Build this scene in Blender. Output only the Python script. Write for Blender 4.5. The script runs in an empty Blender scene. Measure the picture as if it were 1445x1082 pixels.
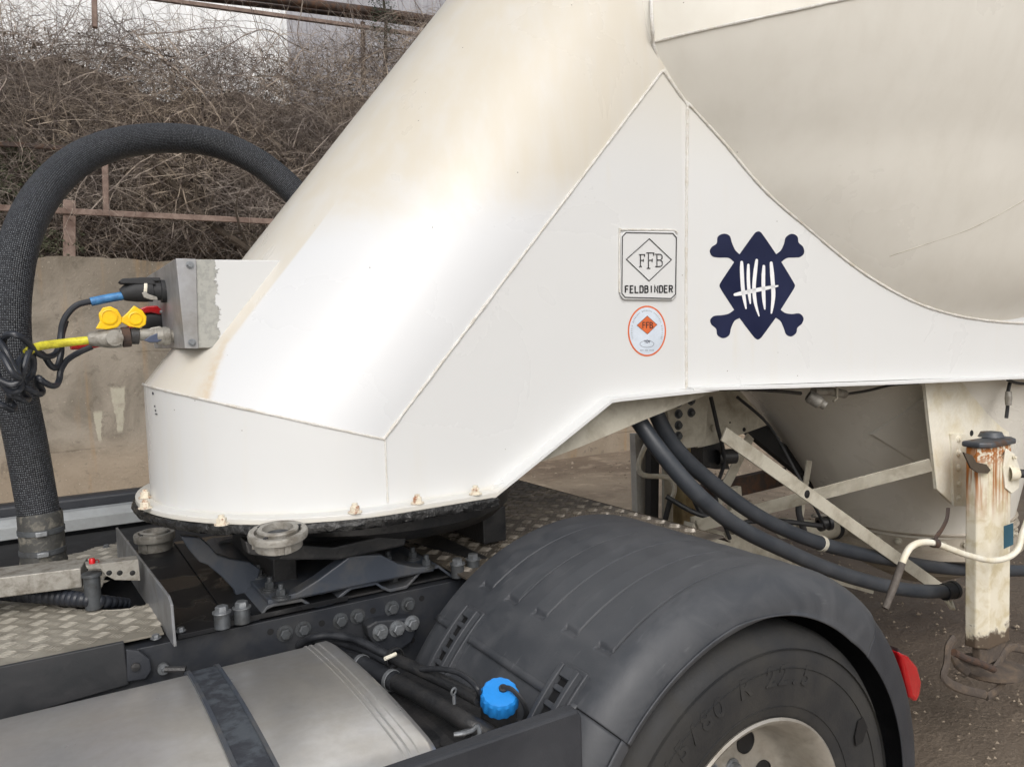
import bpy, bmesh, math, random
from mathutils import Vector, Matrix
from math import sin, cos, pi, radians, sqrt, atan2
random.seed(7)
S = bpy.context.scene
# ------------------------------------------------------------------ camera
CZ = 1.8
TH, PITCH, ROLL = radians(58.8), math.atan(72/1105), 0.032
r0 = Vector((sin(TH), -cos(TH), 0))
fwd = Vector((cos(TH)*cos(PITCH), sin(TH)*cos(PITCH), -sin(PITCH)))
u0 = r0.cross(fwd)
cx_ = (r0*cos(ROLL) - u0*sin(ROLL)).normalized()
cy_ = (r0*sin(ROLL) + u0*cos(ROLL)).normalized()
cam = bpy.data.cameras.new('camera'); camo = bpy.data.objects.new('camera', cam)
S.collection.objects.link(camo); S.camera = camo
M = Matrix((cx_, cy_, -fwd)).transposed().to_4x4(); M.translation = (0, 0, CZ)
camo.matrix_world = M
cam.sensor_width = 36; cam.lens = 1105/1445*36; cam.clip_start = 0.05; cam.clip_end = 500
# ------------------------------------------------------------------ world, sun, exposure
W = bpy.data.worlds.new('World'); S.world = W; W.use_nodes = True
wn = W.node_tree; bg = wn.nodes['Background']
sky = wn.nodes.new('ShaderNodeTexSky'); sky.sky_type = 'NISHITA'; sky.sun_disc = False
SUN_EL, SUN_AZ = radians(40), radians(-112)      # direction to the sun, azimuth from +X
sky.sun_elevation = SUN_EL; sky.sun_rotation = radians(90) - SUN_AZ
sky.air_density = 1.0; sky.dust_density = 6.0; sky.ozone_density = 1.0
hs = wn.nodes.new('ShaderNodeHueSaturation'); hs.inputs['Saturation'].default_value = 0.30
wn.links.new(sky.outputs[0], hs.inputs['Color']); wn.links.new(hs.outputs[0], bg.inputs[0])
bg.inputs[1].default_value = 0.15
sl = bpy.data.lights.new('sun', 'SUN'); so = bpy.data.objects.new('sun', sl); S.collection.objects.link(so)
sl.energy = 0.6; sl.angle = radians(40); sl.color = (1.0, 0.985, 0.965)
sd = Vector((cos(SUN_EL)*cos(SUN_AZ), cos(SUN_EL)*sin(SUN_AZ), sin(SUN_EL)))
so.rotation_euler = sd.to_track_quat('Z', 'Y').to_euler()
S.view_settings.view_transform = 'Standard'; S.view_settings.look = 'None'
S.view_settings.exposure = -0.11; S.view_settings.gamma = 1
# ------------------------------------------------------------------ measuring helpers (photograph pixel + a known plane -> metres)
C0 = Vector((0, 0, CZ))
def ray(px, py): return fwd + cx_*((px-722.5)/1105) - cy_*((py-541)/1105)
def PL(px, py, p0, n):
    d = ray(px, py); return C0 + d*((Vector(p0)-C0).dot(Vector(n))/d.dot(Vector(n)))
def PY(px, py, Y): return PL(px, py, (0, Y, 0), (0, 1, 0))
def PZ(px, py, Z): return PL(px, py, (0, 0, Z), (0, 0, 1))
def PX(px, py, X): return PL(px, py, (X, 0, 0), (1, 0, 0))
def PD(px, py, D): return C0 + ray(px, py)*D
# ------------------------------------------------------------------ mesh builder
class MB:
    def __init__(s): s.v = []; s.f = []; s.uv = {}
    def add(s, vs, fs):
        b = len(s.v); s.v += [tuple(v) for v in vs]; s.f += [tuple(b+i for i in f) for f in fs]; return b
    def box(s, c, d, R=None):
        c = Vector(c); h = Vector(d)/2; R = R or Matrix.Identity(3)
        vs = [c + R @ Vector((x*h.x, y*h.y, z*h.z)) for x in (-1, 1) for y in (-1, 1) for z in (-1, 1)]
        s.add(vs, [(0,1,3,2),(4,6,7,5),(0,4,5,1),(2,3,7,6),(0,2,6,4),(1,5,7,3)]); return s
    def prism(s, pts, ext):
        pts = [Vector(p) for p in pts]; e = Vector(ext); n = len(pts)
        s.add(pts + [p+e for p in pts], [tuple(range(n)), tuple(range(2*n-1, n-1, -1))] +
              [(i, i+n, (i+1) % n+n, (i+1) % n) for i in range(n)]); return s
    def tube(s, path, r, seg=12, cap=True, vscale=1.0, flat=None):
        P = [Vector(p) for p in path]; n = len(P)
        rr = r if isinstance(r, (list, tuple)) else [r]*n
        T = [(P[min(i+1, n-1)]-P[max(i-1, 0)]).normalized() for i in range(n)]
        up = Vector((0, 0, 1)) if abs(T[0].z) < .9 else Vector((0, 1, 0))
        N = (up - T[0]*up.dot(T[0])).normalized(); vs = []; L = 0; base = len(s.v); uvs = []
        for i in range(n):
            if i: L += (P[i]-P[i-1]).length
            N = (N - T[i]*N.dot(T[i])).normalized(); B = T[i].cross(N)
            for k in range(seg):
                a = 2*pi*k/seg; fl = flat or 1
                vs.append(P[i] + N*(rr[i]*cos(a)*fl) + B*(rr[i]*sin(a)))
            uvs.append(L)
        fs = []
        for i in range(n-1):
            for k in range(seg):
                s.uv[len(s.f)+len(fs)] = ((k/seg, uvs[i]), ((k+1)/seg, uvs[i]), ((k+1)/seg, uvs[i+1]), (k/seg, uvs[i+1]))
                fs.append((i*seg+k, i*seg+(k+1) % seg, (i+1)*seg+(k+1) % seg, (i+1)*seg+k))
        if cap: fs += [tuple(range(seg-1, -1, -1)), tuple((n-1)*seg+k for k in range(seg))]
        s.add(vs, fs); return s
    def lathe(s, prof, o, ax=(0, 0, 1), seg=32, a0=0, a1=2*pi):
        o = Vector(o); ax = Vector(ax).normalized(); q = ax.to_track_quat('Z', 'Y')
        full = abs(a1-a0-2*pi) < 1e-6; m = seg if full else seg+1; vs = []
        for r, h in prof:
            for k in range(m):
                a = a0+(a1-a0)*k/seg; vs.append(o + q @ Vector((r*cos(a), r*sin(a), h)))
        fs = []
        for i in range(len(prof)-1):
            for k in range(seg):
                k2 = (k+1) % m; fs.append((i*m+k, i*m+k2, (i+1)*m+k2, (i+1)*m+k))
        s.add(vs, fs); return s
    def grid(s, f, nu, nv, closed=False):
        vs = [f(i/nu, j/nv) for i in range(nu+1) for j in range(nv+1)]; w = nv+1
        s.add(vs, [(i*w+j, i*w+j+1, (i+1)*w+j+1, (i+1)*w+j) for i in range(nu) for j in range(nv)]); return s
    def hexb(s, p, ax, r, h, washer=True):
        if washer: s.lathe([(0, 0), (r*1.45, 0), (r*1.45, h*.18), (0, h*.18)], p, ax, 20)
        s.lathe([(0, h*.18), (r, h*.18), (r, h*.9), (r*.85, h), (0, h)], p, ax, 6); return s
    def build(s, name, m, parent=None, smooth=35, bevel=0, solid=0, label=None, bseg=2):
        me = bpy.data.meshes.new(name); me.from_pydata(s.v, [], s.f)
        if s.uv:
            ul = me.uv_layers.new(name='uv')
            for fi, u in s.uv.items():
                p = me.polygons[fi]
                for li, t in zip(p.loop_indices, u): ul.data[li].uv = t
        bm = bmesh.new(); bm.from_mesh(me); bmesh.ops.recalc_face_normals(bm, faces=bm.faces)
        bm.to_mesh(me); bm.free(); me.update()
        if smooth:
            me.shade_smooth(); me.set_sharp_from_angle(angle=radians(smooth))
        me.materials.append(m)
        o = bpy.data.objects.new(name, me); S.collection.objects.link(o)
        if parent: attach(o, parent)
        if solid: md = o.modifiers.new('s', 'SOLIDIFY'); md.thickness = solid; md.offset = 0
        if bevel:
            md = o.modifiers.new('b', 'BEVEL'); md.width = bevel; md.segments = bseg; md.limit_method = 'ANGLE'; md.angle_limit = radians(40)
            md.harden_normals = False
        if label: o['label'] = label
        return o
def wloc(o):
    v = Vector(o.location)
    return v
def attach(o, parent):
    o.parent = parent
    L = Vector((0, 0, 0)); p = parent
    while p:
        if p.type == 'EMPTY' and not p.parent: L += p.location
        p = p.parent
    if parent.type == 'EMPTY' and not parent.parent: o.matrix_parent_inverse = Matrix.Translation(-L)
def thing(name, label, cat, loc, group=None):
    o = bpy.data.objects.new(name, None); S.collection.objects.link(o); o.location = loc; o.empty_display_size = .1
    o['label'] = label; o['category'] = cat
    if group: o['group'] = group
    return o
def tag(o, label, cat, group=None):
    o['label'] = label; o['category'] = cat
    if group: o['group'] = group
    return o
def spline(P, k=8, closed=False):
    P = [Vector(p) for p in P]; out = []; n = len(P)
    for i in range(n if closed else n-1):
        if closed: a, b, c, d = P[(i-1) % n], P[i], P[(i+1) % n], P[(i+2) % n]
        else: a, b, c, d = P[max(i-1, 0)], P[i], P[i+1], P[min(i+2, n-1)]
        for j in range(k):
            t = j/k
            out.append(.5*((2*b)+(c-a)*t+(2*a-5*b+4*c-d)*t*t+(3*b-a-3*c+d)*t**3))
    if not closed: out.append(P[-1])
    return out
# ------------------------------------------------------------------ materials
MATS = {}
def rgb(h): # sRGB 0-255 triple -> linear
    return tuple(((c/255)/12.92 if c/255 <= .04045 else ((c/255+.055)/1.055)**2.4) for c in h)
def mat(name, col, rough=.5, metal=0, col2=None, nsc=6, lo=.4, hi=.7, bump=0, bsc=60, rvar=.12, spec=.5, coord='Object', detail=6, fine=.06, coat=0):
    if name in MATS: return MATS[name]
    m = bpy.data.materials.new(name); m.use_nodes = True; nt = m.node_tree; N, L = nt.nodes, nt.links
    b = N['Principled BSDF']; tc = N.new('ShaderNodeTexCoord')
    def noise(sc, d=detail, dist=0):
        n = N.new('ShaderNodeTexNoise'); n.inputs['Scale'].default_value = sc; n.inputs['Detail'].default_value = d
        n.inputs['Roughness'].default_value = .62; n.inputs['Distortion'].default_value = dist
        L.new(tc.outputs[coord], n.inputs['Vector']); return n
    n1 = noise(nsc, dist=.4); mr = N.new('ShaderNodeMapRange'); mr.inputs[1].default_value = lo; mr.inputs[2].default_value = hi
    L.new(n1.outputs[0], mr.inputs[0])
    mx = N.new('ShaderNodeMix'); mx.data_type = 'RGBA'; mx.inputs[6].default_value = (*col, 1)
    c2 = col2 or tuple(c*.8 for c in col); mx.inputs[7].default_value = (*c2, 1)
    L.new(mr.outputs[0], mx.inputs[0])
    n2 = noise(nsc*9); m2 = N.new('ShaderNodeMapRange'); m2.inputs[3].default_value = 1-fine*2; m2.inputs[4].default_value = 1+fine*2
    L.new(n2.outputs[0], m2.inputs[0])
    mul = N.new('ShaderNodeVectorMath'); mul.operation = 'MULTIPLY'
    L.new(mx.outputs[2], mul.inputs[0]); L.new(m2.outputs[0], mul.inputs[1])
    L.new(mul.outputs[0], b.inputs['Base Color'])
    mr3 = N.new('ShaderNodeMapRange'); mr3.inputs[1].default_value = .3; mr3.inputs[2].default_value = .7
    mr3.inputs[3].default_value = max(.03, rough-rvar); mr3.inputs[4].default_value = min(1, rough+rvar)
    L.new(n1.outputs[0], mr3.inputs[0]); L.new(mr3.outputs[0], b.inputs['Roughness'])
    b.inputs['Metallic'].default_value = metal; b.inputs['Specular IOR Level'].default_value = spec
    if coat: b.inputs['Coat Weight'].default_value = coat; b.inputs['Coat Roughness'].default_value = .12
    if bump:
        n3 = noise(bsc, 4); bp = N.new('ShaderNodeBump'); bp.inputs['Strength'].default_value = bump; bp.inputs['Distance'].default_value = .004
        L.new(n3.outputs[0], bp.inputs['Height']); L.new(bp.outputs[0], b.inputs['Normal'])
    MATS[name] = m; return m
class NT:  # tiny helper for hand-made node graphs
    def __init__(s, m): s.N, s.L = m.node_tree.nodes, m.node_tree.links; s.b = s.N['Principled BSDF']; s.tc = s.N.new('ShaderNodeTexCoord'); s.geo = s.N.new('ShaderNodeNewGeometry')
    def put(s, sock, v):
        if hasattr(v, 'is_output') or isinstance(v, bpy.types.NodeSocket): s.L.new(v, sock)
        else: sock.default_value = v
    def math(s, op, a, b=0.0, c=None, clamp=False):
        n = s.N.new('ShaderNodeMath'); n.operation = op; n.use_clamp = clamp; s.put(n.inputs[0], a); s.put(n.inputs[1], b)
        if c is not None: s.put(n.inputs[2], c)
        return n.outputs[0]
    def rng(s, v, a, b, c=0.0, d=1.0, smooth=True):
        n = s.N.new('ShaderNodeMapRange'); n.interpolation_type = 'SMOOTHSTEP' if smooth else 'LINEAR'
        s.put(n.inputs[0], v); n.inputs[1].default_value = a; n.inputs[2].default_value = b; n.inputs[3].default_value = c; n.inputs[4].default_value = d
        return n.outputs[0]
    def noise(s, vec, sc, d=5, dist=0.0, ro=.6):
        n = s.N.new('ShaderNodeTexNoise'); s.L.new(vec, n.inputs['Vector']); n.inputs['Scale'].default_value = sc; n.inputs['Detail'].default_value = d
        n.inputs['Distortion'].default_value = dist; n.inputs['Roughness'].default_value = ro; return n.outputs[0]
    def mix(s, f, a, b):
        n = s.N.new('ShaderNodeMix'); n.data_type = 'RGBA'; s.put(n.inputs[0], f)
        for i, v in ((6, a), (7, b)): s.put(n.inputs[i], (*v, 1) if isinstance(v, tuple) and len(v) == 3 else v)
        return n.outputs[2]
    def xyz(s, vec):
        n = s.N.new('ShaderNodeSeparateXYZ'); s.L.new(vec, n.inputs[0]); return n.outputs
    def comb(s, x, y, z):
        n = s.N.new('ShaderNodeCombineXYZ'); s.put(n.inputs[0], x); s.put(n.inputs[1], y); s.put(n.inputs[2], z); return n.outputs[0]
    def bump(s, h, st=.5, dist=.003):
        n = s.N.new('ShaderNodeBump'); n.inputs['Strength'].default_value = st; n.inputs['Distance'].default_value = dist
        s.L.new(h, n.inputs['Height']); s.L.new(n.outputs[0], s.b.inputs['Normal'])
def newmat(name, rough=.5, metal=0):
    m = bpy.data.materials.new(name); m.use_nodes = True; g = NT(m); g.b.inputs['Roughness'].default_value = rough; g.b.inputs['Metallic'].default_value = metal
    return m, g
WHITE = (.80, .80, .79); CREAM = (.66, .61, .49)
# side paint: clean white with faint vertical wash marks and grime specks
def paint_mat(name, base, dirt, kind):
    m, g = newmat(name, .38); P = g.geo.outputs['Position']; x, y, z = g.xyz(P)
    n = g.noise(P, 2.2, 6, .5); nf = g.noise(P, 40, 3)
    st = g.noise(g.comb(g.math('MULTIPLY', x, 14.0), g.math('MULTIPLY', y, 14.0), g.math('MULTIPLY', z, .9)), 1.0, 5)
    if kind == 'side':
        d = g.math('MULTIPLY', g.rng(st, .5, .8), g.rng(n, .4, .7)); d = g.math('MULTIPLY', d, .28)
        dz = g.math('MULTIPLY', g.rng(z, 2.25, 2.75), .55); d = g.math('MAXIMUM', d, dz)
        e = g.math('MULTIPLY', g.rng(g.math('ADD', z, g.math('MULTIPLY', n, .06)), 1.385, 1.36), .5); d = g.math('MAXIMUM', d, e)
    elif kind == 'neck':
        zz = g.math('ADD', z, g.math('MULTIPLY', g.math('SUBTRACT', n, .5), .42))
        yy = g.math('ADD', y, g.math('MULTIPLY', g.math('SUBTRACT', n, .5), .04))
        d = g.rng(zz, 2.06, 2.32); d2 = g.rng(g.math('SUBTRACT', y, g.rng(z, 1.64, 1.79, 0, .066, False)), 2.200, 2.212)
        d = g.math('MAXIMUM', d, g.math('MULTIPLY', d2, .85))
        d = g.math('MULTIPLY', d, g.rng(st, .25, .65, .7, 1.0))
    else:
        d = g.math('ADD', g.math('MULTIPLY', g.rng(st, .42, .72), .35), g.math('MULTIPLY', g.rng(n, .4, .68), .55))
    col = g.mix(d, base, dirt)
    if kind == 'neck':   # ochre run-off beside the front edge
        yb = g.math('SUBTRACT', y, g.rng(z, 1.64, 1.79, 0, .066, False))
        band = g.math('MULTIPLY', g.rng(yb, 2.190, 2.212), g.rng(yb, 2.25, 2.215)); band = g.math('MULTIPLY', band, g.rng(z, 2.0, 1.5))
        col = g.mix(g.math('MULTIPLY', band, g.rng(nf, .3, .7, .1, .6)), col, rgb((196, 164, 112)))
    sp = g.N.new('ShaderNodeTexVoronoi'); g.L.new(P, sp.inputs['Vector']); sp.inputs['Scale'].default_value = 22
    pick = g.math('MULTIPLY', g.rng(sp.outputs['Distance'], .055, .035), g.rng(g.xyz(sp.outputs['Color'])[0], .86, .9))
    col = g.mix(g.math('MULTIPLY', pick, .75), col, (.10, .08, .06))
    g.L.new(col, g.b.inputs['Base Color'])
    g.L.new(g.rng(n, .3, .7, .24, .42), g.b.inputs['Roughness'])
    big = g.noise(P, 3.0, 2); g.bump(g.math('ADD', g.math('MULTIPLY', big, 4.0), g.math('MULTIPLY', nf, .12)), .22, .003)
    return m
M_side = paint_mat('white_paint', (.685, .695, .695), CREAM, 'side')
M_neck = paint_mat('weathered_white_paint', (.67, .685, .70), (.62, .58, .495), 'neck')
M_tank = paint_mat('grimy_cream_paint', (.83, .815, .755), (.76, .74, .675), 'tank')
M_upper = paint_mat('dull_cream_paint', (.72, .70, .63), (.64, .60, .52), 'tank')
M_frame = mat('dusty_grey_cream_paint', rgb((190, 186, 172)), .5, col2=rgb((150, 142, 126)), nsc=9, lo=.45, hi=.7, bump=.1)
M_cone = mat('dirty_cone_paint', rgb((186, 178, 164)), .5, col2=rgb((150, 140, 126)), nsc=3, lo=.35, hi=.65, bump=.1)
M_weld = mat('weld_bead_paint', (.78, .77, .74), .45, col2=(.62, .58, .5), nsc=30, bump=1.0, bsc=220)
M_black = mat('black_greasy_steel', (.020, .021, .023), .42, col2=(.045, .043, .042), nsc=12, bump=.5, bsc=80)
M_chassis = mat('dark_chassis_paint', rgb((66, 72, 82)), .42, col2=rgb((98, 96, 92)), nsc=8, lo=.45, hi=.8, bump=.2)
M_pit = mat('cavity_shade_black', (.008, .008, .009), .7)  # near-black colour standing in for shade inside holes and gaps
M_grease = mat('thick_black_grease', (.012, .012, .012), .25, col2=(.03, .03, .03), nsc=20, bump=1.5, bsc=60, rvar=.15)
M_rubber = mat('black_rubber', rgb((38, 40, 43)), .62, col2=rgb((54, 54, 56)), nsc=10, bump=.2)
M_cable = mat('cable_rubber', rgb((44, 48, 56)), .38, col2=rgb((32, 34, 39)), nsc=14)
M_alu = mat('aged_aluminium', (.62, .62, .63), .4, .85, col2=(.5, .48, .45), nsc=5, lo=.35, hi=.7, bump=.06, bsc=120)
M_cast = mat('cast_aluminium', rgb((158, 155, 148)), .55, .3, col2=rgb((112, 106, 96)), nsc=30, lo=.45, hi=.7, bump=.35, bsc=160)
M_steel = mat('zinc_bolt_steel', rgb((150, 154, 158)), .42, .6, col2=rgb((104, 106, 108)), nsc=40, lo=.4, hi=.7)
M_steeld = mat('dull_steel', rgb((92, 96, 100)), .5, .4, col2=rgb((66, 66, 66)), nsc=25)
M_grey = mat('grey_metal_plate', rgb((166, 167, 170)), .42, .25, col2=rgb((140, 138, 134)), nsc=9, bump=.08)
M_rust = mat('rusty_steel', rgb((138, 120, 110)), .85, 0, col2=rgb((100, 82, 74)), nsc=7, bump=.5, bsc=60)
M_rail = mat('black_rail_paint', rgb((42, 45, 51)), .5, col2=rgb((62, 62, 62)), nsc=8, lo=.45, hi=.8, bump=.2)
M_rustd = mat('dark_rusty_steel', rgb((70, 60, 56)), .8, .1, col2=rgb((104, 76, 58)), nsc=14, lo=.45, hi=.7, bump=.6, bsc=90)
M_yellow = mat('yellow_plastic', rgb((246, 200, 18)), .35, col2=rgb((226, 176, 16)), nsc=20, lo=.5, hi=.8)
M_yellowt = mat('yellow_sleeve', rgb((222, 214, 60)), .5, col2=rgb((176, 164, 50)), nsc=60)
M_bluet = mat('blue_tape', rgb((74, 136, 190)), .5, col2=rgb((52, 96, 146)), nsc=60)
M_bluecap = mat('bright_blue_plastic', rgb((40, 140, 224)), .38, col2=rgb((34, 120, 204)), nsc=12, lo=.5, hi=.8)
M_red = mat('red_plastic', rgb((196, 20, 28)), .3, col2=rgb((160, 20, 26)), nsc=12)
M_redlens = mat('red_lens', (.42, .005, .009), .12, col2=(.3, .004, .008), nsc=12, coat=.6)
M_greyp = mat('grey_plastic_cap', rgb((76, 80, 86)), .5, col2=rgb((84, 66, 54)), nsc=14, lo=.5, hi=.62)
M_ivory = mat('yellowed_white_paint', rgb((234, 230, 216)), .42, col2=rgb((214, 204, 176)), nsc=9, lo=.45, hi=.75, bump=.08)
M_navy = mat('navy_vinyl', rgb((14, 22, 56)), .4, col2=rgb((16, 26, 64)), nsc=5)
M_vinyl = mat('white_vinyl', (.84, .85, .87), .4, col2=(.80, .81, .82), nsc=5)
M_ink = mat('black_ink', (.025, .025, .028), .45)
M_orange = mat('orange_print', rgb((222, 112, 62)), .45, col2=rgb((206, 100, 56)), nsc=30)
M_pale = mat('pale_blue_print', rgb((214, 224, 236)), .4)
# moulded fender plastic: scuffed, chalky bloom
def fender_mat():
    m, g = newmat('scuffed_black_plastic', .6); P = g.geo.outputs['Position']
    n = g.noise(P, 9, 8, .8, .7); n2 = g.noise(P, 34, 7, .3, .7); x, y, z = g.xyz(P)
    sc = g.noise(g.comb(g.math('MULTIPLY', x, 3.0), g.math('MULTIPLY', y, 30.0), g.math('MULTIPLY', z, 3.0)), 2.0, 6, .6)
    c = g.mix(g.rng(n, .35, .7), rgb((62, 65, 70)), rgb((76, 78, 82)))
    c = g.mix(g.math('MULTIPLY', g.rng(sc, .62, .76), .30), c, rgb((130, 132, 134)))
    c = g.mix(g.math('MULTIPLY', g.rng(n2, .62, .75), .3), c, rgb((40, 42, 46)))
    g.L.new(c, g.b.inputs['Base Color']); g.L.new(g.rng(n, .3, .7, .46, .66), g.b.inputs['Roughness'])
    g.bump(g.math('ADD', g.noise(P, 260, 2), g.math('MULTIPLY', n2, .6)), .25, .0012); return m
M_fender = fender_mat()
M_fender2 = mat('dark_body_plastic', rgb((44, 47, 53)), .55, col2=rgb((56, 58, 63)), nsc=6, bump=.25, bsc=300)
# braided hose cover, using the tube's own unwrapped coordinates
def braid_mat(name, c1, c2, ku=30, kv=150):
    m, g = newmat(name, .5); uv = g.tc.outputs['UV']; u, v, _ = g.xyz(uv)
    a = g.math('SINE', g.math('MULTIPLY', g.math('ADD', g.math('MULTIPLY', u, float(ku)), g.math('MULTIPLY', v, float(kv)/2)), 2*pi/1.0))
    b = g.math('SINE', g.math('MULTIPLY', g.math('SUBTRACT', g.math('MULTIPLY', u, float(ku)), g.math('MULTIPLY', v, float(kv)/2)), 2*pi/1.0))
    h = g.math('MAXIMUM', a, b); h2 = g.math('MULTIPLY', a, b)
    P = g.geo.outputs['Position']; n = g.noise(P, 9, 5); nf = g.noise(P, 150, 2)
    f = g.math('MULTIPLY', g.rng(h2, .2, .75), g.rng(nf, .42, .54))
    c = g.mix(g.math('MULTIPLY', f, .55), g.mix(g.rng(n, .35, .65), c1, tuple(x*1.5 for x in c1)), c2)
    g.L.new(c, g.b.inputs['Base Color']); g.bump(g.math('ADD', h2, g.math('MULTIPLY', h, .3)), .7, .0022); g.L.new(g.rng(n, .3, .7, .38, .6), g.b.inputs['Roughness'])
    return m
M_braid = braid_mat('braided_hose_cover', rgb((26, 28, 33)), rgb((138, 144, 150)))
# tread plate: tilted squares of five raised bars, alternating direction
def tread_mat(name, c1, c2, cw, rough, metal, wet=0.0):
    m, g = newmat(name, rough, metal); P = g.geo.outputs['Position']; x, y, z = g.xyz(P)
    n = g.noise(P, 4, 6, .5); nf = g.noise(P, 60, 5); nm = g.noise(P, 16, 5, .5)
    c = g.mix(g.rng(n, .35, .65), c1, c2); c = g.mix(g.math('MULTIPLY', g.rng(nm, .5, .7), .5), c, tuple(q*.6 for q in c2))
    hz = g.xyz(g.tc.outputs['UV'])[1]
    c = g.mix(g.math('MULTIPLY', g.rng(hz, .2, .9), g.rng(nf, .35, .6, .35, .9)), c, cw)
    g.L.new(c, g.b.inputs['Base Color'])
    g.L.new(g.rng(g.math('ADD', n, g.math('MULTIPLY', nf, .3)), .5, .75, max(.08, rough-wet), rough+.12), g.b.inputs['Roughness'])
    g.bump(nf, .3, .0015); return m
M_treadl = tread_mat('dusty_tread_plate', rgb((162, 157, 146)), rgb((132, 127, 116)), rgb((184, 179, 168)), .5, .2)
M_treadd = tread_mat('wet_dark_tread_plate', rgb((122, 114, 102)), rgb((88, 82, 75)), rgb((166, 159, 148)), .42, .15, .2)
def tread_bars(x0, x1, y0, y1, z, cell, ok, h=.0024, seed=1):
    """raised lozenge bars in groups of five, alternating direction, as one mesh"""
    q = random.Random(seed); V = []; F = []; top = []
    R = cell/sqrt(2); nx = int((x1-x0+y1-y0)/R)+3
    for a in range(-nx, nx):
        for b in range(-nx, nx):
            cx = x0+(a+b+1)*R*.7071*1.0; cy = y0+(a-b)*R*.7071
            if not (x0 < cx < x1 and y0 < cy < y1) or not ok(cx, cy): continue
            par = (a+b) % 2; an = pi/4 if par else -pi/4
            dx, dy = cos(an), sin(an); ex, ey = -dy, dx; L = R*.40; wd = R*.055; pitch = R*.17
            for k in range(-2, 3):
                ox, oy = cx+ex*pitch*k, cy+ey*pitch*k; hh = h*q.uniform(.75, 1.05); n = len(V)
                V += [(ox-dx*L, oy-dy*L, z), (ox+ex*wd, oy+ey*wd, z), (ox+dx*L, oy+dy*L, z), (ox-ex*wd, oy-ey*wd, z), (ox-dx*L*.55, oy-dy*L*.55, z+hh), (ox+dx*L*.55, oy+dy*L*.55, z+hh)]
                F += [(n, n+4, n+5, n+1), (n+1, n+5, n+2), (n+2, n+5, n+3), (n+3, n+5, n+4, n)]; 
    return V, F
def tread_obj(name, V, F, m, parent, z):
    mb = MB(); mb.v = V; mb.f = F
    for fi, f in enumerate(F): mb.uv[fi] = tuple((0, 1 if V[i][2] > z+.0005 else 0) for i in f)
    return mb.build(name, m, parent, smooth=0)
# ground, wall
def ground_mat():
    m, g = newmat('muddy_yard', .9); P = g.geo.outputs['Position']; x, y, z = g.xyz(P)
    n = g.noise(P, .55, 8, .8, .65); n2 = g.noise(P, 4, 8, .3); nf = g.noise(P, 55, 4); 
    c = g.mix(g.rng(n, .38, .62), rgb((154, 140, 122)), rgb((118, 104, 90)))
    c = g.mix(g.math('MULTIPLY', g.rng(n2, .52, .66), .5), c, rgb((182, 166, 146)))
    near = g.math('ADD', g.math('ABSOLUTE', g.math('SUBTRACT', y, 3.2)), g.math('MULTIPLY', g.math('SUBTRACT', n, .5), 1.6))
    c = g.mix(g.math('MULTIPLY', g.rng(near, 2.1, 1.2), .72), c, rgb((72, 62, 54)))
    c = g.mix(g.math('MULTIPLY', g.rng(nf, .66, .72), .6), c, rgb((150, 140, 128)))
    g.L.new(c, g.b.inputs['Base Color']); g.L.new(g.rng(n2, .35, .65, .6, .95), g.b.inputs['Roughness'])
    g.bump(g.math('ADD', g.math('MULTIPLY', n2, 1.5), g.math('MULTIPLY', nf, .5)), .8, .03); return m
M_ground = ground_mat()
def wall_mat():
    m, g = newmat('stained_concrete', .85); P = g.geo.outputs['Position']; x, y, z = g.xyz(P)
    n = g.noise(P, 1.3, 8, .8, .65); n2 = g.noise(P, 7, 8, .5, .72); nf = g.noise(P, 42, 5)
    st = g.noise(g.comb(g.math('MULTIPLY', x, 4.4), y, g.math('MULTIPLY', z, .5)), 1.0, 7, .3)
    c = g.mix(g.rng(n, .35, .65), rgb((150, 142, 130)), rgb((114, 107, 96)))
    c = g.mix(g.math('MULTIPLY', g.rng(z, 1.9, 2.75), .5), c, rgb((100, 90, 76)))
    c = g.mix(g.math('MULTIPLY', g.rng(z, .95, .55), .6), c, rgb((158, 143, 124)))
    c = g.mix(g.math('MULTIPLY', g.rng(st, .52, .72), .55), c, rgb((158, 126, 84)))
    c = g.mix(g.math('MULTIPLY', g.rng(n2, .54, .66), .5), c, rgb((92, 85, 75)))
    c = g.mix(g.math('MULTIPLY', g.rng(nf, .64, .7), .5), c, rgb((182, 172, 158)))
    for zz in (.78, .30, 1.75):
        seam = g.rng(g.math('ABSOLUTE', g.math('SUBTRACT', g.math('ADD', z, g.math('MULTIPLY', n2, .05)), zz)), .010, .003); c = g.mix(g.math('MULTIPLY', g.math('MULTIPLY', seam, g.rng(n, .42, .6)), .6), c, rgb((84, 74, 62)))
    # pale patches of fresh mortar that ran down the face (x centre, half width, top, bottom)
    for xc, hw, zt, zb in ((.70, .075, 1.37, .88), (.505, .042, 1.13, .80), (3.2, .05, 1.9, 1.4)):
        w = g.math('ABSOLUTE', g.math('SUBTRACT', g.math('ADD', x, g.math('MULTIPLY', g.math('SUBTRACT', n2, .5), .08)), xc))
        tap = g.rng(z, zb, zt, .35, 1.0)
        p = g.math('MULTIPLY', g.rng(g.math('DIVIDE', w, tap), hw*1.05, hw*.8), g.math('MULTIPLY', g.rng(z, zb, zb+.05), g.rng(g.math('ADD', z, g.math('MULTIPLY', n2, .1)), zt+.07, zt+.03)))
        c = g.mix(g.math('MULTIPLY', p, g.rng(n2, .3, .55, .35, .85)), c, rgb((176, 172, 156)))
    g.L.new(c, g.b.inputs['Base Color']); g.bump(g.math('ADD', g.math('MULTIPLY', n2, 1.2), nf), .6, .010); return m
M_wall = wall_mat()
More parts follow.
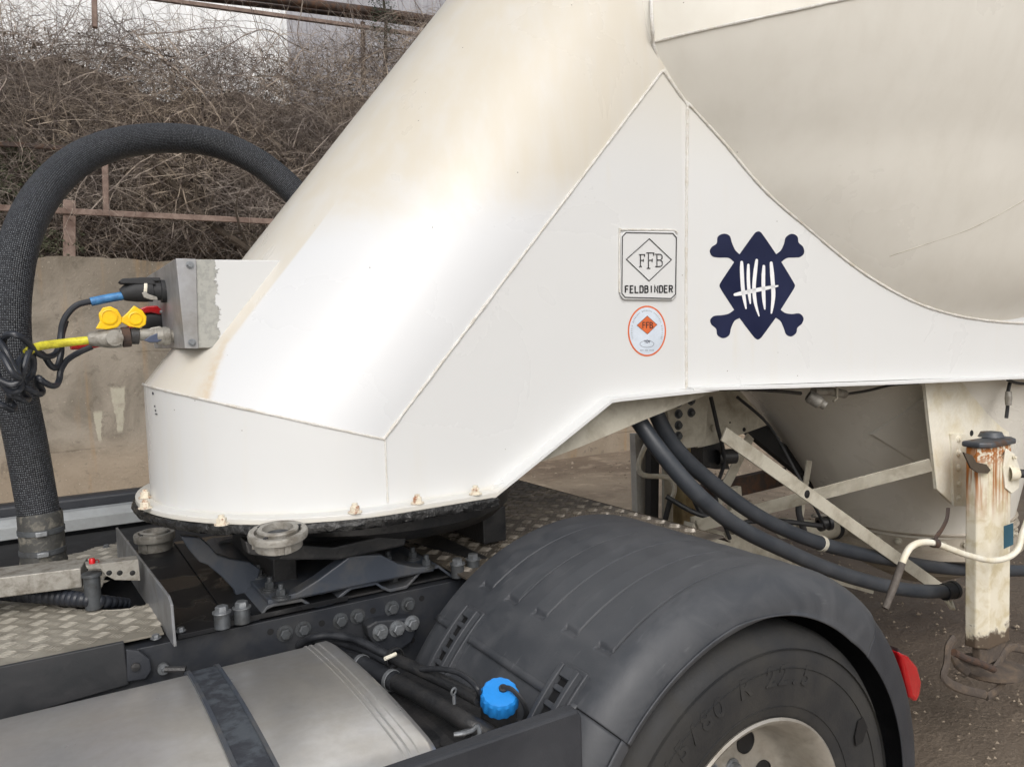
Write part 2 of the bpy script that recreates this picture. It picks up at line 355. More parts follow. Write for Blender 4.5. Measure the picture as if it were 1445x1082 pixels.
def twig_mat(name, a, b, d):
    m, g = newmat(name, .85); P = g.geo.outputs['Position']; n = g.noise(P, 1.1, 3); nf = g.noise(P, 9, 2)
    c = g.mix(g.rng(n, .35, .65), a, b); c = g.mix(g.rng(nf, .42, .62), c, d); g.L.new(c, g.b.inputs['Base Color']); return m
M_twig = twig_mat('bare_twigs', rgb((168, 154, 138)), rgb((138, 129, 122)), rgb((100, 90, 85)))
M_bark = mat('dark_bark', rgb((74, 64, 54)), .9, col2=rgb((48, 42, 36)), nsc=6, bump=.8, bsc=30)
M_needle = mat('dark_green_needles', (.03, .05, .025), .8, col2=(.05, .07, .035), nsc=4)
M_leafm = mat('olive_evergreen_leaves', (.055, .065, .035), .7, col2=(.09, .085, .05), nsc=4)
M_soil = mat('leaf_litter_bank', rgb((110, 98, 88)), .95, col2=rgb((78, 69, 62)), nsc=1.5, bump=1, bsc=8)
M_hallw = mat('white_corrugated_cladding', (.86, .87, .88), .5, col2=(.8, .82, .84), nsc=.6)
M_hallg = mat('grey_cladding', rgb((168, 168, 174)), .6, col2=rgb((154, 154, 160)), nsc=.6)
M_brick = mat('pink_brick_render', rgb((196, 150, 138)), .8, col2=rgb((170, 128, 116)), nsc=3)
# ================================================================== SETTING
def struct(o, k='structure'): o['kind'] = k; return o
def gz(u, v):
    x = -30+90*u; y = -15+75*v
    return (x, y, .012*sin(x*1.7)+.01*sin(y*2.3+x) - (.03 if y < 5 else 0))
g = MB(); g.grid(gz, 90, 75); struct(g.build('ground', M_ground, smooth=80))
def bz(u, v):
    x = -7+34*u; y = 9.2+6*v
    t = min(1, max(0, (y-10.2)/1.3)); hh = 5.35-.2*max(0, min(1, (x-.3)/1.2))+.2*max(0, min(1, (x-3.0)/.8))
    return (x, y, 2.6 + .06*sin(x*3.3+y)+(hh-2.6)*t*t*(3-2*t) + (.06*sin(x*3.1)+.05*sin(x*8.3+y*2))*t)
b = MB(); b.grid(bz, 110, 24); struct(b.build('embankment', M_soil, smooth=80))
# concrete retaining wall with a rough crumbled top
WY = 9.0
w = MB(); rng = random.Random(3)
xs = [-6+i*.11 for i in range(330)]
top = [2.675+.018*sin(x*3.1)+rng.uniform(-.012, .012) for x in xs]
front = [(x, WY, -.3) for x in xs]
n = len(xs)
vs = [(x, WY+.015*sin(x*1.3), -.3) for x in xs]+[(x, WY+.02*sin(x*2.1), t) for x, t in zip(xs, top)]+[(x, WY+.38, t+.02) for x, t in zip(xs, top)]+[(x, WY+.38, -.3) for x in xs]
fs = [(k*n+i, k*n+i+1, (k+1)*n+i+1, (k+1)*n+i) for k in range(3) for i in range(n-1)]
w.add(vs, fs)
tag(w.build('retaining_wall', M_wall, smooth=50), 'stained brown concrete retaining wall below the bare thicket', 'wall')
# rusty fence on the wall
f = thing('rusty_fence', 'rusty steel post and rail fence standing on the concrete wall', 'fence', (.6, 9.1, 2.67))
def bar(mb, a, b, w, h):   # box bar between two points, w in y, h in the perpendicular
    a, b = Vector(a), Vector(b); d = (b-a); L = d.length; d.normalize(); yv = Vector((0, 1, 0))
    yv = (yv-d*yv.dot(d)).normalized(); zv = d.cross(yv); R = Matrix((d, yv, zv)).transposed()
    mb.box((a+b)/2, (L, w, h), R); return mb
for (p, q, wd) in (((98, 365), (98, 283), .115), ((150, 300), (147, 195), .06), ((134, 40), (132, -40), .05), ((-330, 365), (-332, 262), .11), ((560, 372), (560, 300), .11)):
    bar(MB(), PY(*p, 9.12), PY(*q, 9.12), .07, wd).build('post', M_rust, f, bevel=.01)
bar(MB(), PY(-500, 268, 9.08), PY(900, 339, 9.08), .03, .062).build('rail', M_rust, f, bevel=.008)
bar(MB(), PY(-500, 170, 9.18), PY(152, 213, 9.18), .03, .052).build('rail', M_rustd, f, bevel=.008)
# buildings beyond
def hall(name, label, cat, px0, px1, y, m, top, ribs, extra=None):
    a, b = PY(px0, 0, y), PY(px1, 0, y); t = thing(name, label, cat, (a.x, y, 0))
    mb = MB(); N = int((b.x-a.x)/ribs); pts = []
    for i in range(N):
        x = a.x+i*ribs
        pts += [(x, y), (x+ribs*.35, y), (x+ribs*.45, y+.05), (x+ribs*.9, y+.05)]
    k = len(pts); mb.add([(p[0], p[1], 0) for p in pts]+[(p[0], p[1], top) for p in pts], [(i, i+1, k+i+1, k+i) for i in range(k-1)])
    mb.box(((a.x+b.x)/2, y+4.2, top/2), (b.x-a.x, 8, top-.01)); mb.build('wall', m, t, smooth=0)
    MB().box(((a.x+b.x)/2, y+4, top+.1), (b.x-a.x+.6, 9, .2)).build('roof', M_steeld, t, smooth=0)
    return t
hall('white_hall', 'white hall seen through the top of the thicket', 'building', -260, 405, 32, M_hallw, 17, 1.2)
hall('grey_hall', 'plain grey hall behind the rusty overhead pipe', 'building', 380, 760, 42, M_hallg, 22, .8)
bt = thing('brick_shed', 'pink brick shed glimpsed through bare branches', 'building', (4, 27, 4))
a, b2 = PY(170, 140, 27), PY(395, 200, 27)
MB().box(((a.x+b2.x)/2, 28, 5), (b2.x-a.x, 2, 3.5)).build('wall', M_brick, bt, smooth=0)
rf = MB(); rf.prism([(a.x-.2, 26.8, 6.75), (a.x-.2, 29.2, 6.75), (a.x-.2, 28, 7.3)], (b2.x-a.x+.4, 0, 0)); rf.build('roof', M_steeld, bt, smooth=0)
# overhead pipes
pt = thing('overhead_pipeline', 'rusty overhead pipe with a steel rail below crossing behind the thicket', 'pipe', tuple(PY(500, 30, 11)))
MB().tube([PY(x, y, 11) for x, y in ((-400, -110), (225, -20), (380, -2), (515, 15), (632, 31), (760, 50), (1100, 100))], .062, 16).build('pipe', M_rustd, pt)
MB().tube([PY(x, y, 11.15) for x, y in ((-400, -98), (225, -8), (380, 9), (515, 25), (632, 41), (760, 60), (1100, 110))], .034, 12).build('pipe', M_rustd, pt)
bar(MB(), PY(-400, -86, 10.93), PY(1100, 119, 10.93), .06, .045).build('rail', M_rust, pt)
for px in (512, 640): bar(MB(), PY(px, 30+(px-500)*.13, 11.05), PY(px+1, 120, 11.05), .055, .055).build('support', M_rustd, pt)
# thicket of bare twigs
TP = [(-60, 4), (0, 6), (130, 20), (200, 28), (250, 42), (330, 50), (400, 56), (470, 48), (560, 30), (640, 15), (760, 0)]
TX = [(PY(px, py, 9.6).x, PY(px, py, 9.6).z) for px, py in TP]
def ztop(x):
    for (x0, z0), (x1, z1) in zip(TX, TX[1:]):
        if x <= x1: return z0+(z1-z0)*max(0, (x-x0)/(x1-x0))
    return TX[-1][1]
rt = random.Random(11); V = []; F = []
def twig(p, d, L, r, n, wob, droop):
    d = d.normalized(); st = L/n; pts = [p.copy()]
    for i in range(n):
        d = (d+Vector((rt.gauss(0, wob), rt.gauss(0, wob*.7), rt.gauss(0, wob)-droop))).normalized(); p = p+d*st; pts.append(p.copy())
    b = len(V)
    for i, q in enumerate(pts):
        rr = r*(1-.75*i/n); t = (pts[min(i+1, n)]-pts[max(i-1, 0)]).normalized()
        a = t.cross(Vector((.3, .9, .2))).normalized(); c = t.cross(a)
        for k in range(3):
            an = 2.094*k; V.append(tuple(q+a*(rr*cos(an))+c*(rr*sin(an))))
    for i in range(n):
        for k in range(3): F.append((b+i*3+k, b+i*3+(k+1) % 3, b+i*3+3+(k+1) % 3, b+i*3+3+k))
    return pts
x0, x1 = TX[0][0]-1.6, PY(600, 100, 9.6).x+2.2
for i in range(40000):
    x = rt.uniform(x0, x1); zt = ztop(x); u = rt.random(); z = 2.64+(zt-2.64)*(u**.85)
    # thinner at the very top and in the low opening under the rail on the right
    h = (z-2.64)/(zt-2.64)
    if h > .86 and rt.random() < (h-.86)*5: continue
    y = rt.uniform(9.1, 10.8) if z < 4.8 else rt.uniform(9.25, 10.6)
    if z < 3.2 and x > .7 and rt.random() < .45: continue
    d = Vector((rt.gauss(0, 1), rt.gauss(0, .5), rt.gauss(.12, .8)))
    twig(Vector((x, y, z)), d, rt.uniform(.2, .9), rt.choice((.0017, .0021, .0026, .0036)), 7, .30, .03)
for i in range(560):   # long arching canes
    x = rt.uniform(x0, x1); z = rt.uniform(2.7, ztop(x)-.2)
    twig(Vector((x, rt.uniform(9.08, 10.1), z)), Vector((rt.gauss(0, 1), 0, rt.uniform(-.2, 1.2))), rt.uniform(.9, 2.0), rt.uniform(.0042, .011), 16, .14, .06)
for i in range(90):    # tips reaching above the outline
    x = rt.uniform(x0, x1); twig(Vector((x, rt.uniform(9.25, 10.1), ztop(x)-.3)), Vector((rt.gauss(0, .6), 0, 1)), rt.uniform(.35, .75), .0034, 8, .22, .05)
mb = MB(); mb.v = V; mb.f = F
me = bpy.data.meshes.new('thicket'); me.from_pydata(V, [], F); me.materials.append(M_twig)
o = bpy.data.objects.new('thicket', me); S.collection.objects.link(o); struct(o, 'stuff'); o['label'] = 'tangled bare brown thicket above the concrete wall'; o['category'] = 'thicket'
# dry leaf flakes caught in the thicket, darker undergrowth
V = []; F = []
for i in range(46000):
    x = rt.uniform(x0, x1); zt = ztop(x); z = 2.64+(zt-2.78)*rt.random()**1.2; y = rt.uniform(9.6, 10.75)
    s = rt.uniform(.011, .028); a = Vector((rt.gauss(0, 1), rt.gauss(0, 1), rt.gauss(0, 1))).normalized(); b_ = a.orthogonal().normalized(); p = Vector((x, y, z)); k = len(V)
    V += [tuple(p+a*s), tuple(p+b_*s*.6), tuple(p-a*s), tuple(p-b_*s*.6)]; F.append((k, k+1, k+2, k+3))
me = bpy.data.meshes.new('undergrowth'); me.from_pydata(V, [], F); me.materials.append(mat('withered_leaves', rgb((100, 84, 70)), .9, col2=rgb((66, 58, 50)), nsc=2))
o = bpy.data.objects.new('undergrowth', me); S.collection.objects.link(o); struct(o, 'stuff'); o['label'] = 'withered leaves caught among the bare branches'; o['category'] = 'undergrowth'
# leaning tree stem in the gap under the hose
def bare_tree(name, label, pts, r, seedn, limbs, parent_y):
    t = thing(name, label, 'tree', tuple(PY(*pts[0], parent_y)))
    P = [PY(x, y, parent_y) for x, y in pts]; P = spline(P, 5); n = len(P)
    MB().tube(P, [r*(1-.6*i/n) for i in range(n)], 9).build('trunk', M_bark, t)
    rr = random.Random(seedn)
    for k in range(limbs):
        i = int(n*(.2+.7*k/limbs)); p = P[i]; d = Vector((rr.gauss(0, 1), rr.gauss(0, .3), rr.uniform(.1, 1.2))).normalized(); q = [p]
        for j in range(8): d = (d+Vector((rr.gauss(0, .3), rr.gauss(0, .1), rr.gauss(0, .3)))).normalized(); p = p+d*.09; q.append(p)
        MB().tube(q, [r*.35*(1-.09*j) for j in range(9)], 6).build('limb', M_bark, t)
    return t
bare_tree('leaning_tree', 'dark leaning bare tree stem behind the rusty rail under the braided hose', [(385, 385), (350, 352), (300, 318), (262, 280), (225, 240), (190, 200)], .05, 5, 6, 9.2)
bare_tree('bare_tree', 'thin bare tree stem rising straight through the thicket', [(325, 360), (318, 300), (300, 240), (290, 170), (280, 120)], .028, 9, 7, 9.95)
def leafy(name, label, cat, c, rad, n, m, s, stem=True):
    t = thing(name, label, cat, (c[0], c[1], c[2]-rad[2])); rr = random.Random(hash(name) % 999 if False else len(label)); V = []; F = []
    for i in range(n):
        while True:
            q = Vector((rr.uniform(-1, 1), rr.uniform(-1, 1), rr.uniform(-1, 1)))
            if .2 < q.length*(1+.35*sin(q.x*7+q.z*5)) < 1: break
        p = Vector(c)+Vector((q.x*rad[0], q.y*rad[1], q.z*rad[2])); a = Vector((rr.gauss(0, 1), rr.gauss(0, 1), rr.gauss(0, 1))).normalized(); b_ = a.orthogonal().normalized()
        k = len(V); V += [tuple(p+a*s), tuple(p+b_*s*.5), tuple(p-a*s), tuple(p-b_*s*.5)]; F.append((k, k+1, k+2, k+3))
    mb = MB(); mb.v = V; mb.f = F; mb.build('crown', m, t, smooth=0)
    MB().tube([(c[0], c[1], c[2]-rad[2]-.2), (c[0]+.05, c[1], c[2]), (c[0], c[1], c[2]+rad[2]*.8)], [.035, .024, .01], 7).build('trunk', M_bark, t)
p = PY(22, 262, 9.5); leafy('evergreen_shrub', 'dull green leafy shrub in the thicket beside the big hose', 'shrub', tuple(p), (.43, .35, .43), 1500, M_leafm, .028)
p = PY(540, 26, 10.7); leafy('young_conifer', 'small green conifer poking up beside the overhead pipe', 'tree', tuple(p), (.22, .18, .62), 900, M_needle, .023)
p = PY(75, 345, 9.18); leafy('low_shrub', 'low green plant at the foot of the fence post on the wall', 'plant', tuple(p), (.28, .12, .14), 450, M_leafm, .02)
# stones scattered on the yard
rs = random.Random(21); mb = MB()
for i in range(4200):
    far = rs.random() < .35
    if far: x, y = rs.uniform(1, 14), rs.uniform(5, 8.9)
    else: x, y = rs.uniform(2.0, 7), rs.uniform(1.2, 6)
    r = rs.uniform(.004, .014)*(2 if rs.random() < .03 else 1) if not far else rs.uniform(.008, .03)*(1.6 if rs.random() < .05 else 1); c = Vector((x, y, -.02))
    vs = []
    for q in ((1, 0, 0), (-1, 0, 0), (0, 1, 0), (0, -1, 0), (0, 0, .7), (0, 0, -.7)): vs.append(c+Vector(q)*r*rs.uniform(.6, 1.2)+Vector((0, 0, .015)))
    mb.add(vs, [(0, 2, 4), (2, 1, 4), (1, 3, 4), (3, 0, 4), (2, 0, 5), (1, 2, 5), (3, 1, 5), (0, 3, 5)])
o = mb.build('gravel', mat('pale_stones', rgb((150, 138, 122)), .9, col2=rgb((100, 88, 76)), nsc=9), smooth=0); struct(o, 'stuff'); o['label'] = 'loose small stones scattered over the muddy yard'; o['category'] = 'gravel'
# ================================================================== SILO TRAILER
T = thing('silo_trailer', 'white silo trailer with skull-like emblem coupled onto the truck', 'trailer', (.8, 2.55, 1.336))
YN, YF = 2.0, 3.1; ZB = 1.336
SK0 = PY(541, 620, 2.0).z
def zt_sk(x): return SK0+(.8-x)*.302
NS = 64
def neck_xy(ph): return .8-.53*sin(ph), 2.55-.55*cos(ph)
def f_skirt(u, v):
    x, y = neck_xy(pi*u); return (x, y, ZB+(zt_sk(x)-ZB)*v)
MB().grid(f_skirt, NS, 4).build('skirt', M_side, T, smooth=60)
A0_ = PY(541, 620, 2.0); A1_ = PY(935, 100, 2.0); KS = (A1_.x-A0_.x)/(A1_.z-A0_.z)
def f_neck(u, v):
    x, y = neck_xy(pi*u); z0 = zt_sk(x); z = z0+(3.7-z0)*v
    return (x+(z-z0)*(KS-(KS-.81)*sin(pi*u)), y, z)
MB().grid(f_neck, NS, 40).build('sloped_neck', M_neck, T, smooth=60)
def weld(pts, r, name='weld_seam', m=None, k=6):
    P = spline(pts, k); q = random.Random(len(P)); n = len(P)
    MB().tube(P, [r*q.uniform(.8, 1.2) for _ in range(n)], 8).build(name, m or M_weld, T)
# side flats
A0 = PY(541, 620, YN); A1 = PY(935, 100, YN); B1 = PY(968, 548, YN); B0 = PY(855, 562, YN); K0 = PY(690, 698, YN)
dirn = (A1-A0); top = A0+dirn*1.12
side = [Vector((.8, YN, ZB)), Vector((K0.x, YN, ZB)), K0, B0, B1, Vector((B1.x, YN, 2.66)), top]
side += [A0]
for yy, e in ((YN, .012), (YF, -.012)):
    P = [Vector((p.x, yy, p.z)) for p in side]; MB().prism(P, (0, e, 0)).build('side_plate', M_side, T, smooth=0)
# right hand side panel, flaring outwards
p0 = Vector((B1.x, YN, 0)); ud = Vector((1.735, -.25, 0)).normalized(); nn = Vector((-ud.y*-1, 0, 0)); nn = Vector((ud.y, -ud.x, 0)).normalized()
def PP(px, py, off=0): return PL(px, py, p0+nn*off, nn)
assert nn.y < 0
# hopper (eccentric cone) as stacked elliptical rings: z, centre x, rx, ry
HR = [(.62, 4.2, .44, .44), (.66, 4.2, .44, .44), (1.39, 3.9, .75, .70), (1.75, 3.72, 1.07, .775), (1.811, 3.70, 1.12, .812), (1.858, 3.70, 1.185, .856), (1.93, 3.70, 1.29, .9115), (2.02, 3.70, 1.42, .962), (2.141, 3.70, 1.585, 1.01), (2.275, 3.70, 1.741, 1.06), (2.437, 3.70, 1.885, 1.115), (2.558, 3.70, 2.0, 1.165), (2.735, 3.70, 2.13, 1.235), (3.05, 3.72, 2.3, 1.34), (3.5, 3.75, 2.5, 1.5)]
def hring(z):
    for i in range(len(HR)-1):
        if z <= HR[i+1][0] or i == len(HR)-2:
            t = (z-HR[i][0])/(HR[i+1][0]-HR[i][0]); t = max(0, min(1, t))
            a, b, c, d = HR[max(i-1, 0)], HR[i], HR[i+1], HR[min(i+2, len(HR)-1)]
            h = c[0]-b[0]; out = []
            for k in (1, 2, 3):
                m0 = (c[k]-a[k])/max(c[0]-a[0], 1e-6)*h; m1 = (d[k]-b[k])/max(d[0]-b[0], 1e-6)*h
                if i == 0: m0 = 0
                out.append((2*t**3-3*t*t+1)*b[k]+(t**3-2*t*t+t)*m0+(-2*t**3+3*t*t)*c[k]+(t**3-t*t)*m1)
            return out
def inside(p):
    if p.z < .62: return False
    x, rx, ry = hring(p.z); return ((p.x-x)/rx)**2+((p.y-2.55)/ry)**2 < 1
def PH(px, py, d0=1.0, d1=6.0):
    d = ray(px, py); t = d0
    while t < d1:
        if inside(C0+d*t): break
        t += .01
    lo, hi = t-.01, t
    for _ in range(20):
        m = (lo+hi)/2
        if inside(C0+d*m): hi = m
        else: lo = m
    return C0+d*hi
def f_hop(u, v):
    z = .66+(3.2-.66)*v; x, rx, ry = hring(z); a = 2*pi*u; return (x+rx*cos(a), 2.55+ry*sin(a), z)
# crease where the hopper meets the tank barrel
CP = [PH(px, py) for px, py in ((921, 60), (960, 50), (1000, 41), (1060, 28), (1120, 15), (1190, 0), (1260, -14))]
def ang(p):
    x, rx, ry = hring(p.z); return atan2((p.y-2.55)/ry, (p.x-x)/rx)
CA = [(ang(p) % (2*pi), p.z) for p in CP]; CA.sort()
amin, zmin, amax, zmax = CA[0][0], CA[0][1], CA[-1][0], CA[-1][1]
def zc(a):
    a = a % (2*pi)
    if a < amin: return zmin
    if a > amax: return min(3.05, zmax+(a-amax)*.22)
    for (a0, z0), (a1, z1) in zip(CA, CA[1:]):
        if a <= a1: return z0+(z1-z0)*(a-a0)/(a1-a0)
def f_hop2(u, v):
    a = pi+pi*u; zt = zc(a); z = .66+(zt-.66)*v; x, rx, ry = hring(z); return (x+rx*cos(a), 2.55+ry*sin(a), z)
mb = MB(); mb.grid(f_hop2, 90, 60)
def f_hopf(u, v):
    a = pi-pi*u; zt = 2.75+.25*u; z = .66+(zt-.66)*v; x, rx, ry = hring(z); return (x+rx*cos(a), 2.55+ry*sin(a), z)
mb.grid(f_hopf, 40, 30); mb.build('hopper', M_tank, T, smooth=60)
# upper barrel: leaves the crease steeply and rolls inward at the top
def f_up(u, v):
    a = pi+pi*u; z0 = zc(a)+.001; x, rx, ry = hring(z0); p = Vector((x+rx*cos(a), 2.55+ry*sin(a), z0)); s = v*pi/2*.98
    c = Vector((4.2, 2.55, 0)); q = Vector((p.x, p.y, 0)); k = cos(s)
    q = c+(q-c)*(1.0 if s < .001 else k)+Vector((-.10, 0, 0))*sin(s)*0
    return (p.x+(4.2-p.x)*(1-k)*.75, 2.55+(p.y-2.55)*k, z0+1.35*sin(s))
mb = MB(); mb.grid(f_up, 90, 30); mb.grid(lambda u, v: (lambda p: (p[0], 5.1-p[1], p[2]))(f_up(u, v)), 40, 16)
mb.build('tank_barrel', M_upper, T, smooth=60)
weld(CP, .005, 'seam')
# bottom discharge flange ring and rim bolts
HX = 4.2
MB().lathe([(.43, .77), (.465, .765), (.472, .75), (.465, .737), (.45, .732), (.45, .722), (.472, .718), (.478, .706), (.47, .695), (.455, .690), (.455, .62), (.50, .612), (.50, .58), (.40, .575), (.40, .60)], (HX, 2.55, 0), seg=72).build('discharge_flange', M_cone, T)
mb = MB()
MB().lathe([(.40, .60), (.33, .45), (.15, .36), (0, .36)], (HX, 2.55, 0), seg=48).build('discharge_cone', M_cone, T)
for k in range(14):
    a = pi+pi*(k+.5)/14; MB().hexb((HX+.454*cos(a), 2.55+.454*sin(a), .655), (cos(a), sin(a), 0), .013, .018).build('bolt', M_frame, T)
# side panel polygon: bottom edge, front weld, top follows just inside the hopper
bl = PP(968, 546); br = PP(1445, 530); bdir = (br-bl)
curve_px = [(970, 145), (1020, 200), (1080, 270), (1140, 322), (1200, 372), (1250, 405), (1300, 430), (1350, 445), (1400, 453), (1445, 456)]
def near_hop(s):   # highest z on the panel at distance s where the hopper is still behind it
    q = p0+ud*s; z = 1.6
    while z < 3.0 and not inside(Vector((q.x, q.y, z))): z += .01
    return z
pts = [bl, bl+bdir*2.2]
Ltot = (bdir*2.2).length; m_ = 40
for i in range(m_, -1, -1):
    s = Ltot*i/m_; q = p0+ud*s; z = near_hop(s)+.035; pts.append(Vector((q.x, q.y, min(z, 2.62))))
MB().prism(pts, -nn*.01).build('side_panel', M_side, T, smooth=0)
q = p0+ud*.0
weld([PP(968.5, 548, .001), PP(968, 400, .001), PP(969, 250, .001), PP(970, 146, .001)], .0055, k=60)
W2 = spline([PP(px, py, .002) for px, py in curve_px+[(1490, 456)]], 14)
weld(W2, .005, k=2)
weld([A1+Vector((0, -.001, 0)), PY(951, 122, YN-.001), PY(968, 146, YN-.001)], .006, k=12)
weld([PY(918, -20, YN+.03), PH(920, 30)+Vector((-.0, 0, 0)), PH(923, 66), PH(935, 99)], .006, k=12)
# neck welds
weld([A0+Vector((0, -.001, 0)), A1+Vector((0, -.001, 0))], .0045, k=70)
weld([Vector((.8, YN-.001, A0.z)), Vector((.8, YN-.001, ZB+.01))], .0028, k=20)
weld([Vector(f_skirt(i/40, 1))+Vector(((-.001)*sin(pi*i/40), -.001*cos(pi*i/40), 0)) for i in range(0, 41)], .0035, k=2)
# faint scored line along the hopper
weld([PH(1255, 362), PH(1300, 347), PH(1360, 327), PH(1400, 308), PH(1445, 283), PH(1500, 250)], .0012, 'seam', M_frame)
# lower lip running under neck and panel
def strip(inner, outer, th, name, m=M_side, sm=0):
    mb = MB(); n = len(inner); dz = Vector((0, 0, -th))
    vs = inner+outer+[p+dz for p in outer]+[p+dz for p in inner]
    mb.add(vs, [(k*n+i, k*n+i+1, ((k+1) % 4)*n+i+1, ((k+1) % 4)*n+i) for k in range(4) for i in range(n-1)]+[(0, n, 2*n, 3*n), (n-1, 2*n-1, 3*n-1, 4*n-1)])
    return mb.build(name, m, T, smooth=30 if sm else 0)
inn = [PY(684, 694, YN), PY(850, 561, YN), PY(862, 559, YN), PY(1000, 545, YN)]
off = Vector((0, -.05, 0)); inn2 = [Vector((p.x, YN, p.z)) for p in inn]
strip(inn2, [p+off+Vector((0, 0, -.004)) for p in inn2], .010, 'lower_lip')
PB = [PP(968, 546), PP(1100, 543), PP(1250, 538), PP(1445, 530), bl+bdir*2.2]
strip([p+nn*.0+Vector((0, 0, .002)) for p in PB], [p+nn*.045+Vector((0, 0, -.002)) for p in PB], .008, 'lower_lip')
G = [PY(x, y, 2.04) for x, y in ((735, 662), (862, 566), (1000, 548), (1010, 552), (905, 594), (820, 630))]
MB().prism(G, (0, .012, 0)).build('gusset_plate', M_frame, T, smooth=0)
# kingpin flange, greasy gasket, bolts
def fl_out(off):
    P = [(.8-(.572+off)*sin(pi*i/48), 2.55-(.612+off)*cos(pi*i/48)) for i in range(49)]
    return [(K0.x+.0, YN-.05-off*.5)]+P+[(K0.x, YF+.05+off*.5)]
def plate(off, z0, z1, name, m, jit=0, bevel=0, sm=40):
    P = fl_out(off); q = random.Random(5)
    R = []
    for i in range(len(P)-1):
        a, b_ = Vector((*P[i], 0)), Vector((*P[i+1], 0)); k = max(1, int((b_-a).length/.012))
        for j in range(k): R.append(a.lerp(b_, j/k))
    R.append(Vector((*P[-1], 0))); n = len(R); c = Vector((.9, 2.55, 0))
    mb = MB(); rings = []
    L = 5 if jit else 2
    vs = []
    for l in range(L):
        for p in R:
            d = (p-c).normalized(); z = z0+(z1-z0)*l/(L-1)
            vs.append(p+d*(q.uniform(-jit, jit)+(jit*1.5*sin(pi*l/(L-1)) if jit else 0))+Vector((0, 0, z+(q.uniform(-jit, jit)*.6 if jit else 0))))
    fs = [(l*n+i, l*n+(i+1) % n, (l+1)*n+(i+1) % n, (l+1)*n+i) for l in range(L-1) for i in range(n)]
    fs += [tuple(range(n)), tuple((L-1)*n+i for i in range(n-1, -1, -1))]
    mb.add(vs, fs); return mb.build(name, m, T, smooth=sm, bevel=bevel)
plate(0, ZB-.012, ZB+.004, 'kingpin_flange', M_side, bevel=.002)
plate(.004, ZB-.038, ZB-.012, 'grease_layer', M_grease, jit=.004)
for px, py in ((205, 702), (205, 717), (313, 740), (501, 723), (589, 710), (671, 697), (238, 730)):
    if px == 238: continue
    p = PZ(px, py, ZB+.005); mb = MB(); mb.hexb(p, (0, 0, 1), .0130, .018); mb.lathe([(0, .018), (.008, .018), (.0075, .025), (0, .026)], p, seg=12)
    mb.build('bolt', mat('rust_flecked_ivory_paint', rgb((222, 214, 196)), .5, col2=rgb((150, 96, 64)), nsc=60, lo=.5, hi=.66), T)
# rust-stained storz coupling on a bracket below the flange
def storz(name, c, ax, r, m, parent, depth=.05, seg=48):
    c = Vector(c); ax = Vector(ax).normalized()
    o = MB().lathe([(r*.80, -depth*1.15), (r*.82, -depth*.45), (r*1.0, -depth*.45), (r*1.02, -.006), (r*.98, 0), (r*.80, 0), (r*.78, -.012), (r*.70, -.012)], c, ax, seg).build(name, m, parent)
    MB().lathe([(r*.68, -.018), (r*.70, .004), (r*.66, .007), (r*.52, .007), (r*.50, 0), (r*.48, -.012), (0, -.012)], c, ax, seg).build('sealing_face', m, o)
    MB().lathe([(r*.44, -.012), (r*.44, -.009), (0, -.0088)], c, ax, 32).build('blank', M_steeld, o)
    q = ax.to_track_quat('Z', 'Y')
    for a in (.5, 2.6, 4.3):
        MB().box(c+q @ Vector((r*.75*cos(a), r*.75*sin(a), -.004)), (r*.18, r*.12, .012), (q.to_matrix() @ Matrix.Rotation(a, 3, 'Z'))).build('claw', M_rubber, o)
    for a in (.9, 3.2, 5.2):
        MB().box(c+q @ Vector((r*.80*cos(a), r*.80*sin(a), -depth*.75)), (r*.16, r*.22, depth*.7), (q.to_matrix() @ Matrix.Rotation(a, 3, 'Z'))).build('lug', m, o)
    return o
def on_ray(px, py, z): return PZ(px, py, z)
cst = PY(392, 748, 1.875)
storz('hose_coupling', cst, (-.05, -.12, 1), .069, M_cast, T, .036)
MB().tube([cst+Vector((0, .0, -.036)), cst+Vector((0, .05, -.06)), cst+Vector((.01, .14, -.075)), cst+Vector((.01, .22, -.06))], .024, 14).build('coupling_elbow', M_black, T)
# connection box on the neck
def peel_mat():
    m, g = newmat('peeling_white_paint', .4); P = g.geo.outputs['Position']; x, y, z = g.xyz(P)
    xa = PY(277, 430, 2.31).x; n = g.noise(P, 28, 8, 1.6, .7); nf = g.noise(P, 70, 6, .5, .7)
    e = g.math('ADD', g.math('SUBTRACT', x, xa), g.math('MULTIPLY', g.math('SUBTRACT', n, .5), .07))
    k = g.rng(e, .058, .054); c = g.mix(k, (.64, .65, .65), g.mix(g.rng(nf, .42, .62), rgb((168, 168, 162)), rgb((152, 153, 148))))
    g.L.new(c, g.b.inputs['Base Color']); g.bump(g.math('SUBTRACT', 1.0, k), .8, .0015); return m
bx = [PY(x, y, 2.31) for x, y in ((276, 366), (450, 368), (350, 491), (279, 491))]
MB().prism(bx, (0, .64, 0)).build('connection_box', peel_mat(), T, smooth=0, bevel=.003)
cb = [PY(x, y, 2.305) for x, y in ((248, 364.5), (277, 365.5), (280.5, 492), (261, 491.5))]
xf = (cb[0].x+cb[3].x)/2
cp = MB().prism(cb, (0, .65, 0)).build('connector_plate', M_grey, T, smooth=0, bevel=.0025)
for px, py in ((268, 374), (271, 483.5)): MB().hexb(PY(px, py, 2.305), (0, -1, 0), .0075, .008).build('bolt', M_steel, cp)
for py in (400, 440, 470):
    p = PX(228, py, xf-.0); MB().lathe([(0, 0), (.006, 0), (.005, .005), (0, .006)], p, (-1, 0, 0), 12).build('rivet', M_steel, cp)
weld([PY(416, 368, 2.305), PY(404, 384, 2.305), PY(396, 392, 2.305)], .004, k=10); weld([PY(322, 488, 2.305), PY(332, 472, 2.305), PY(336, 466, 2.305)], .004, k=10)
